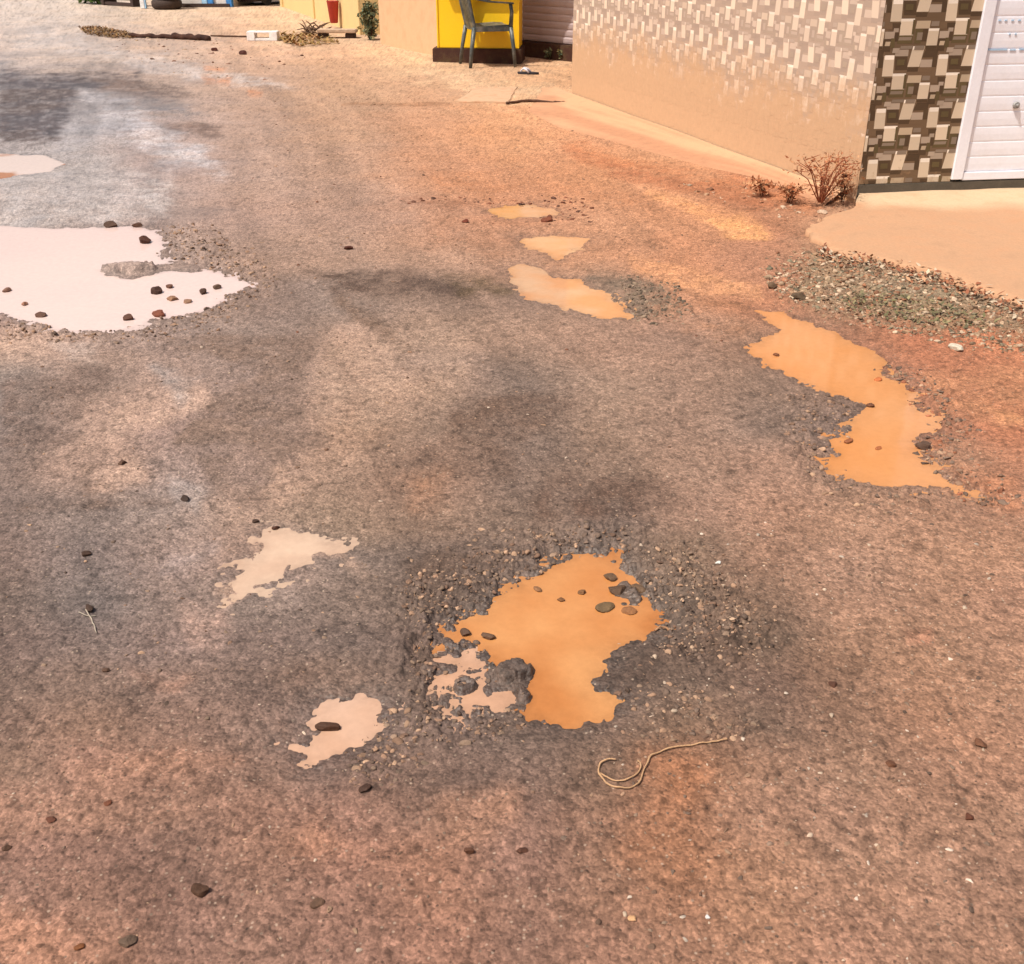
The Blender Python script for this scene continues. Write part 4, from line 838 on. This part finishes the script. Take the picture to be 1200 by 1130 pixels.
def stone_mat(c):
    if c not in SM: SM[c] = simple('stone_'+str(len(SM)), alb((min(250, c[0]*1.16), c[1]*1.02, c[2]*.88) if c[0] < 200 else c), .8, .3, 30, bscale=200)
    return SM[c]
def stone(px, py, w, col, label, hr=.55, dr=.8, sink=.25, seed=0, group='loose stones on the road', lvl=None):
    p = on(px, py); wm = w*mpp(px, py); z = p.z if lvl is None else WL
    if p.z < WL: z = WL
    bm = bmesh.new(); bmesh.ops.create_icosphere(bm, subdivisions=3, radius=.5)
    sd = Vector((px*.37, py*.91, seed)); rr = random.Random(seed*7+1); planes = [(Vector((rr.gauss(0, 1), rr.gauss(0, 1), rr.gauss(0, 1))).normalized(), rr.uniform(.26, .42)) for _ in range(9)]
    for v in bm.verts:
        for pn, dd in planes: v.co -= pn*max(0, v.co.dot(pn)-dd)
    for v in bm.verts:
        n = .15+mnoise.noise(v.co*2.2+sd)*.2+mnoise.noise(v.co*6+sd)*.10; v.co *= 1+n
        v.co = Vector((v.co.x*wm, v.co.y*wm*dr, v.co.z*wm*hr))
    me = bpy.data.meshes.new('stone'); bm.to_mesh(me); bm.free(); me.materials.append(stone_mat(col))
    o = link(bpy.data.objects.new('stone', me)); o.location = (p.x, p.y, z+wm*hr*(.5-sink)); o.rotation_euler.z = 0 if w > 24 else (px*13 % 7)*.3-1
    tag(o, label, 'stone', group=group); return o
DKS, BRS = (88,70,60), (110,72,54)
ST = [
 (384,846,27,(78,56,42),'rounded brown rock sitting in the small pink puddle',.42,.6,.30),
 (235,1044,20,(78,58,44),'dark brown stone on bare dirt near the bottom left',.75,.9,.3),
 (150,1105,20,(98,88,82),'flat grey stone right of the bottom left dusty patch',.4,.8,.3),
 (93,1110,11,(120,82,50),'small tan brown stone left of the flat grey one at bottom left',.6,.8,.3),
 (216,584,11,(60,48,42),'small black stone on grey patch above the pale silt streak',.7,.8,.3),
 (105,712,15,(66,52,44),'flat dark stone just above the dry straw',.45,.7,.3),
 (101,649,13,(66,50,40),'dark stone alone on the grey asphalt at left',.5,.7,.3),
 (124,784,9,DKS,'little dark stone below the dry straw at left',.6,.8,.3),
 (60,961,12,(96,62,48),'reddish stone on the pale band near the left edge',.5,.7,.3),
 (8,994,10,DKS,'dark stone at the very left edge low down',.6,.8,.3),
 (127,940,10,BRS,'brown stone on the dust band at lower left',.5,.8,.3),
 (298,606,9,(64,48,40),'tiny dark stone at top left of the pale silt streak',.6,.8,.3),
 (323,613,9,(80,52,38),'tiny brown stone at top of the pale silt streak',.6,.8,.3),
 (143,543,10,(84,66,56),'small stone on the pale patch left of the grey one',.6,.8,.3),
 (408,291,10,(84,48,34),'lone brown stone on the road above the dark band',.7,.8,.3),
 (169,281,15,(84,56,44),'brown rock in the upper right of the large pale puddle',.7,.9,.25),
 (184,339,13,(74,52,44),'dark rock right of centre in the large pale puddle',.8,.9,.25),
 (198,333,9,(104,78,68),'small reddish rock beside the dark one in the pale puddle',.6,.9,.25),
 (238,340,10,(78,60,52),'dark rock near the right tip of the pale puddle',.8,.9,.25),
 (254,334,9,(96,82,74),'grey rock nearest the right tip of the pale puddle',.7,.9,.25),
 (201,347,14,(140,118,104),'flat pale stone in the lower right of the pale puddle',.4,.9,.3),
 (219,350,11,(140,120,108),'flat grey stone right of the pale one in the milky puddle',.4,.9,.3),
 (186,365,17,(118,74,58),'reddish rock on the lower shore of the pale puddle',.45,.8,.25),
 (150,370,12,(92,66,56),'dark pebble on the lower shore of the pale puddle',.7,.8,.25),
 (47,366,13,(92,70,62),'dark rock at the bottom left shore of the pale puddle',.5,.8,.25),
 (8,337,11,(120,96,88),'small rock by the left frame edge in the pale puddle',.5,.8,.25),
 (28,353,9,(150,120,110),'faint pebble at the left in the pale puddle',.5,.8,.25),
 (130,262,16,(78,60,50),'dark stone on the far shore of the large pale puddle',.5,.8,.25),
 (160,262,13,(88,66,54),'second dark stone right along the far shore of the pale puddle',.5,.8,.25),
 (709,706,22,(110,100,80),'flat grey-brown stone in the right part of the orange pothole',.4,.7,.3),
 (738,710,17,(140,108,78),'flat tan stone right of the grey one in the orange pothole',.4,.8,.3),
 (724,686,19,(92,78,66),'dark stone among the cluster at top right of orange pothole',.5,.9,.3),
 (748,684,18,(110,98,86),'grey stone at the right bank of the orange pothole',.5,.8,.3),
 (716,671,18,(106,92,78),'stone highest of the cluster in the orange pothole',.45,.8,.3),
 (683,688,11,(120,96,70),'pebble in the upper middle of the orange pothole',.5,.8,.3),
 (657,697,9,(120,92,64),'tiny pebble left of middle in the orange pothole',.6,.9,.3),
 (630,684,12,(134,108,84),'flat tan pebble near the upper left bank of orange pothole',.4,.7,.3),
 (572,740,16,(100,84,72),'grey pebble at the left bay of the orange pothole',.5,.7,.3),
 (545,736,14,(90,76,68),'dark pebble at the far left bank of the orange pothole',.6,.9,.3),
 (1021,471,10,(100,70,50),'dark pebble in the narrow waist of the long orange puddle',.6,.8,.3),
 (1030,440,10,(190,124,80),'faint tan pebble above the waist of the long orange puddle',.4,.8,.3),
 (910,412,8,(120,84,60),'tiny dark pebble in the upper left of long orange puddle',.5,.8,.3),
 (995,512,13,(150,104,74),'flat tan pebble lower left in the long orange puddle',.4,.6,.3),
 (1030,520,9,(170,116,80),'little tan pebble in the lower part of the long orange puddle',.4,.8,.3),
 (1084,519,18,(92,78,72),'dark rock on the right bank of the long orange puddle',.6,.9,.2),
 (1120,409,17,(240,228,205),'white stone lying on red dirt below the gravel bed',.45,.6,.2),
 (968,235,17,(240,212,184),'whitish stone at the foot of the dry reddish weed',.5,.8,.2),
 (964,248,12,(238,206,176),'pale stone between the dry weed and the cement apron',.5,.8,.2),
 (968,290,12,(225,200,180),'pale stone at the left tip of the cement apron',.5,.8,.2),
 (936,349,16,(92,84,72),'dark grey stone at the left end of the gravel bed',.6,.8,.2),
 (905,337,13,(110,98,84),'grey stone leftmost in the gravel bed',.6,.8,.2),
 (842,660,7,(250,248,240),'bright white chip right of the orange pothole',.6,.9,.2),
 (829,1074,6,(250,248,244),'bright white chip near the bottom right',.6,.9,.2),
 (741,1076,10,(226,176,128),'pale orange pebble near the bottom centre',.5,.8,.2),
 (612,997,13,(84,58,46),'flat dark stone in the lower middle of the road',.4,.7,.2),
 (550,998,11,(92,66,52),'small dark stone left of the flat one in the lower middle',.6,.8,.2),
 (428,923,14,(70,52,44),'dark stone below the small pink puddle',.6,.8,.2),
 (372,1058,18,(96,80,70),'flat dark chip in the lower left middle of the road',.3,.7,.3),
 (1148,872,16,(110,82,66),'brown lump in the dirt at the right lower side',.4,.8,.3),
 (1043,895,13,(104,76,60),'brown stone right of the loose wire',.5,.8,.3),
 (976,802,11,(84,58,46),'dark pebble right of the wet asphalt patch',.5,.8,.3),
 (1135,958,12,(96,62,48),'reddish pebble low on the right side',.6,.8,.3),
 (545,259,9,(110,60,44),'red-brown pebble left of the thin orange sliver',.6,.8,.3),
 (640,257,14,(120,74,54),'brown lump just below the thin orange sliver',.5,.8,.3),
 (252,60,9,(84,44,34),'dark clod on the far road below the dark pole',.6,.8,.2),
 (285,64,9,(74,38,30),'second dark clod right of the first on the far road',.6,.8,.2),
]
for i, (x, y, w, c, lb, hr, dr, sk) in enumerate(ST): stone(x, y, w, c, lb, hr, dr, sk, i)
# ------------------------------------------------------------------ loose wire and dry straw
M_WIRE = simple('tan_plastic_strip', alb((222,176,132)), .6, .25, 30)
def wire(pts, r, name, label, mat, cat):
    import itertools
    P = [on(*q) for q in pts]; Q = []
    for i in range(len(P)-1):
        a, b_, c, d_ = P[max(i-1, 0)], P[i], P[i+1], P[min(i+2, len(P)-1)]
        for k in range(6):
            t = k/6; q = .5*((2*b_)+(c-a)*t+(2*a-5*b_+4*c-d_)*t*t+(3*b_-a-3*c+d_)*t**3); Q.append(q)
    Q.append(P[-1]); o0 = P[0].copy(); Z = ground_height([q.x for q in Q], [q.y for q in Q])[0]; 
    Q = [Vector((q.x, q.y, max(z, WL)+r+.003))-o0+mnoise.noise_vector(q*38)*.0035 for q, z in zip(Q, Z)]
    b = B(); b.tube(Q, [r*(1+.35*mnoise.noise(q*55)) for q in Q], 8); o = b.obj(name, mat, None, smooth=True); o.location = o0; tag(o, label, cat)
wire([(852,867),(838,869),(815,872),(783,878),(765,887),(756,899),(751,914),(740,924),(722,924),(708,915),(702,906),(703,897),(711,892),(722,892)], .0019, 'loose_wire', 'thin tan wire with a curled end on the dirt', M_WIRE, 'wire')
wire([(704,906),(716,914),(732,916),(744,910),(750,900),(747,893)], .0017, 'loose_wire', 'short inner curl of tan wire inside the wire loop', M_WIRE, 'wire')
M_STRAW = simple('pale_straw', alb((205,190,170)), .8)
wire([(100,715),(106,722),(109,730),(113,740)], .0014, 'straw', 'pale dry straw lying below the flat dark stone', M_STRAW, 'straw')
wire([(92,718),(103,720),(112,719)], .0012, 'straw', 'short pale straw crossing above the longer one at left', M_STRAW, 'straw')
wire([(768,735),(780,733),(787,735)], .003, 'twig', 'short tan twig on the right bank of the orange pothole', simple('tan_twig', alb((200,150,110)), .8), 'twig')
# ------------------------------------------------------------------ far end of the street
def pole(px0, px1, py, r, label, bump_at=.55):
    a, c = on(px0, py), on(px1, py+1.5); o0 = a.copy(); b = B(); Q = []
    for i in range(15): Q.append((c-a)*(i/14)+Vector((0, 0, r*.8+.01*math.sin(i*1.3))))
    b.tube(Q, [r*(1+.15*math.sin(i*2.1)) for i in range(15)], 10); o = b.obj('log', simple('charred_log', alb((70,36,26), .8), .9, .35, 9, alb((130,90,66)), .4), None, smooth=True); o.location = o0; tag(o, label, 'log', group='dark logs lying across the far road')
pole(152, 206, 44, .035, 'left one of two dark logs end to end on the far road')
pole(203, 246, 45.5, .045, 'right one of two dark logs end to end on the far road')
stick([(247,42),(268,42.5),(290,43)], .014, M_WOOD, 'stick', 'thin grey pole between the dark log and the white block', 'stick')
p = on(309, 47); hb = B(); W_, D_, Hh = .46, .2, .13
for sx in (-1, 1): hb.box((sx*(W_/2-.06), 0, Hh/2), (.12, D_, Hh))
hb.box((0, 0, .0175), (W_-.242, D_-.004, .035)); hb.box((0, 0, Hh-.012), (W_-.242, D_-.004, .022))
o = hb.obj('hollow_block', simple('white_concrete', (.78,.74,.72), .85), None, bevel=.006); o.location = (p.x, p.y, -.005); tag(o, 'white hollow concrete block lying near the dark log', 'block')
litter('dry_grass', [(92,33),(110,31),(150,38),(158,46),(130,45),(100,40)], 1800, .045, [(160,125,72),(120,88,52),(170,125,80)], 'strip of olive dry grass at the left of the dark logs', 9)
litter('dry_grass', [(328,40),(372,42),(400,52),(350,56),(325,48)], 700, .07, [(190,150,90),(160,130,70),(200,150,100)], 'thin dry grass right of the white hollow block', 10)
# stall row closing the street
def at(px, py): p = g(px, py); p.z = 0; return p
M_PANEL = simple('off_white_board', (.72,.68,.66), .8, .1, 4, alb((190,150,120)), .4)
M_BLUEP = simple('blue_gloss_paint', (.05,.22,.55), .5); M_LBLUE = simple('light_blue_paint', (.35,.58,.80), .6)
M_BLK = simple('dark_board_and_shade', (.05,.03,.025), .9, .3)
A, E = at(206, 8), at(268, 8.5); t = empty('market_stall', A); tag(t, 'white boarded stall with blue posts at the far end of the street', 'stall')
L = (E-A).length; rzz = math.atan2((E-A).y, (E-A).x); t.rotation_euler.z = rzz
for x0, x1 in ((.0, L*.52), (L*.72, L*.98)): B().box(((x0+x1)/2, 0, 1.15), (x1-x0-.02, .05, 2.2)).obj('board', M_PANEL, t, bevel=.005)
for x, mt in ((L*.58, M_LBLUE), (L*.69, M_BLUEP), (L*1.04, M_BLUEP)): B().box((x, -.02, 1.2), (.12, .12, 2.4)).obj('post', mt, t, bevel=.008)
B().box((L*.5, .8, 1.15), (L*1.05, 1.5, 2.3)).obj('body', M_PANEL, t); B().box((L*.5, .6, 2.45), (L*1.25, 2.4, .08)).obj('roof', M_ROOF, t)
B().box((L*.5, -.09, .03), (L*1.1, .04, .08)).obj('shadow_strip', M_BLK, t, jitter=.01)  # dark strip painted for the shadow beneath the stall
A, E = at(282, 7), at(336, 2); t = empty('wooden_cart', A); tag(t, 'dark wooden cart parked right of the blue posted stall', 'cart'); L = (E-A).length; t.rotation_euler.z = math.atan2((E-A).y, (E-A).x)
B().box((L/2, 0, .26), (L, .8, .34)).obj('body', M_BLK, t, bevel=.02); B().box((L/2, 0, .46), (L*1.02, .86, .05)).obj('rail', simple('blue_grey_board', (.12,.16,.24), .8), t, bevel=.01)
for sx in (.22, .78):
    b = B(); b.tube([(L*sx, -.46, .17), (L*sx, -.40, .17)], .17, 18); b.tube([(L*sx, -.49, .17), (L*sx, -.46, .17)], .05, 10); b.obj('wheel', M_DARK, t)
p = at(193, 11)
for k, (zz, lb) in enumerate(((0, 'bottom tyre of the dark stack beside the white stall'), (.19, 'middle tyre of the dark stack beside the white stall'), (.38, 'top tyre of the dark stack beside the white stall'))):
    b = B(); b.lathe([(.20, .0), (.26, .0), (.31, .04), (.315, .095), (.31, .15), (.26, .188), (.20, .188), (.19, .15), (.19, .04), (.20, .0)], n=28, caps=False); o = b.obj('tyre', simple('old_tyre', (.045,.028,.022), .85), None, smooth=True); o.location = (p.x+.02*k, p.y+.2, zz); tag(o, lb, 'tyre', group='stacked old tyres')
A = at(168, 10); t = empty('painted_post', A); tag(t, 'white and light blue post standing left of the tyres', 'post')
B().box((0, 0, .55), (.09, .09, 1.1)).obj('post', simple('white_post_paint', (.78,.78,.78), .7), t, bevel=.008); B().box((.06, .0, .6), (.028, .07, 1.2)).obj('stripe', M_LBLUE, t, bevel=.003)
A, E = at(126, 5.5), at(165, 8); t = empty('timber_bench', A); tag(t, 'olive painted timber bench with dark underside left of the post', 'bench'); L = (E-A).length; t.rotation_euler.z = math.atan2((E-A).y, (E-A).x)
M_OL = simple('olive_paint', (.42,.36,.14), .8)
B().box((L/2, 0, .42), (L, .4, .06)).obj('seat', M_OL, t, bevel=.01); B().box((L/2, .12, .24), (L*.94, .05, .28)).obj('panel', M_OL, t, bevel=.008)
for sx in (.06, .94): B().box((L*sx, 0, .195), (.1, .34, .385)).obj('leg', M_BLK, t, bevel=.006)
B().box((L/2, -.1, .04), (L*.8, .1, .06)).obj('foot_rail', M_BLK, t, bevel=.006)
for i, (x, y, h_, lb) in enumerate(((100,4,.6,'green bush at the far left end of the street'),(116,5,.45,'smaller dark green bush beside the timber bench'))):
    p = at(x, y); leafy('bush', (p.x, p.y, 0), h_, .35, 1100, .10, [simple('fresh_leaf', (.16,.26,.06), .7, .3, 10, bmp=0), simple('dark_leaf', (.05,.10,.035), .7, .3, 10, bmp=0)], lb, 'bush', 70+i, stems=10)
# ------------------------------------------------------------------ light, sky, camera
SUN_EL, SUN_AZ = 60.0, (-.80, -.60)
d = Vector((SUN_AZ[0], SUN_AZ[1], 0)).normalized()*math.cos(math.radians(SUN_EL)); d.z = math.sin(math.radians(SUN_EL))
L = bpy.data.lights.new('sun', 'SUN'); L.energy = 4.2; L.angle = math.radians(.53); L.color = (1, .955, .88)
so = link(bpy.data.objects.new('sun', L)); so.rotation_euler = d.to_track_quat('Z', 'Y').to_euler()
w = bpy.data.worlds.new('World'); sc.world = w; w.use_nodes = True; t = w.node_tree
sky = N(t, 'ShaderNodeTexSky'); sky.sky_type = 'NISHITA'; sky.sun_disc = False; sky.sun_elevation = math.radians(SUN_EL); sky.sun_rotation = math.atan2(d.x, d.y)
sky.air_density = 1.2; sky.dust_density = 7.0; sky.ozone_density = .6
bg = t.nodes['Background']; t.links.new(sky.outputs[0], bg.inputs[0]); bg.inputs[1].default_value = .12
cam = bpy.data.cameras.new('camera'); co = link(bpy.data.objects.new('camera', cam)); co.location = (0, 0, CH); co.rotation_euler = (math.pi/2-PITCH, 0, 0)
cam.sensor_fit = 'HORIZONTAL'; cam.sensor_width = 36; cam.lens = 36*F/1200; cam.clip_end = 2000; cam.clip_start = .05; sc.camera = co
sc.view_settings.view_transform = 'Standard'; sc.view_settings.look = 'None'; sc.view_settings.exposure = 0.0; sc.view_settings.gamma = 1
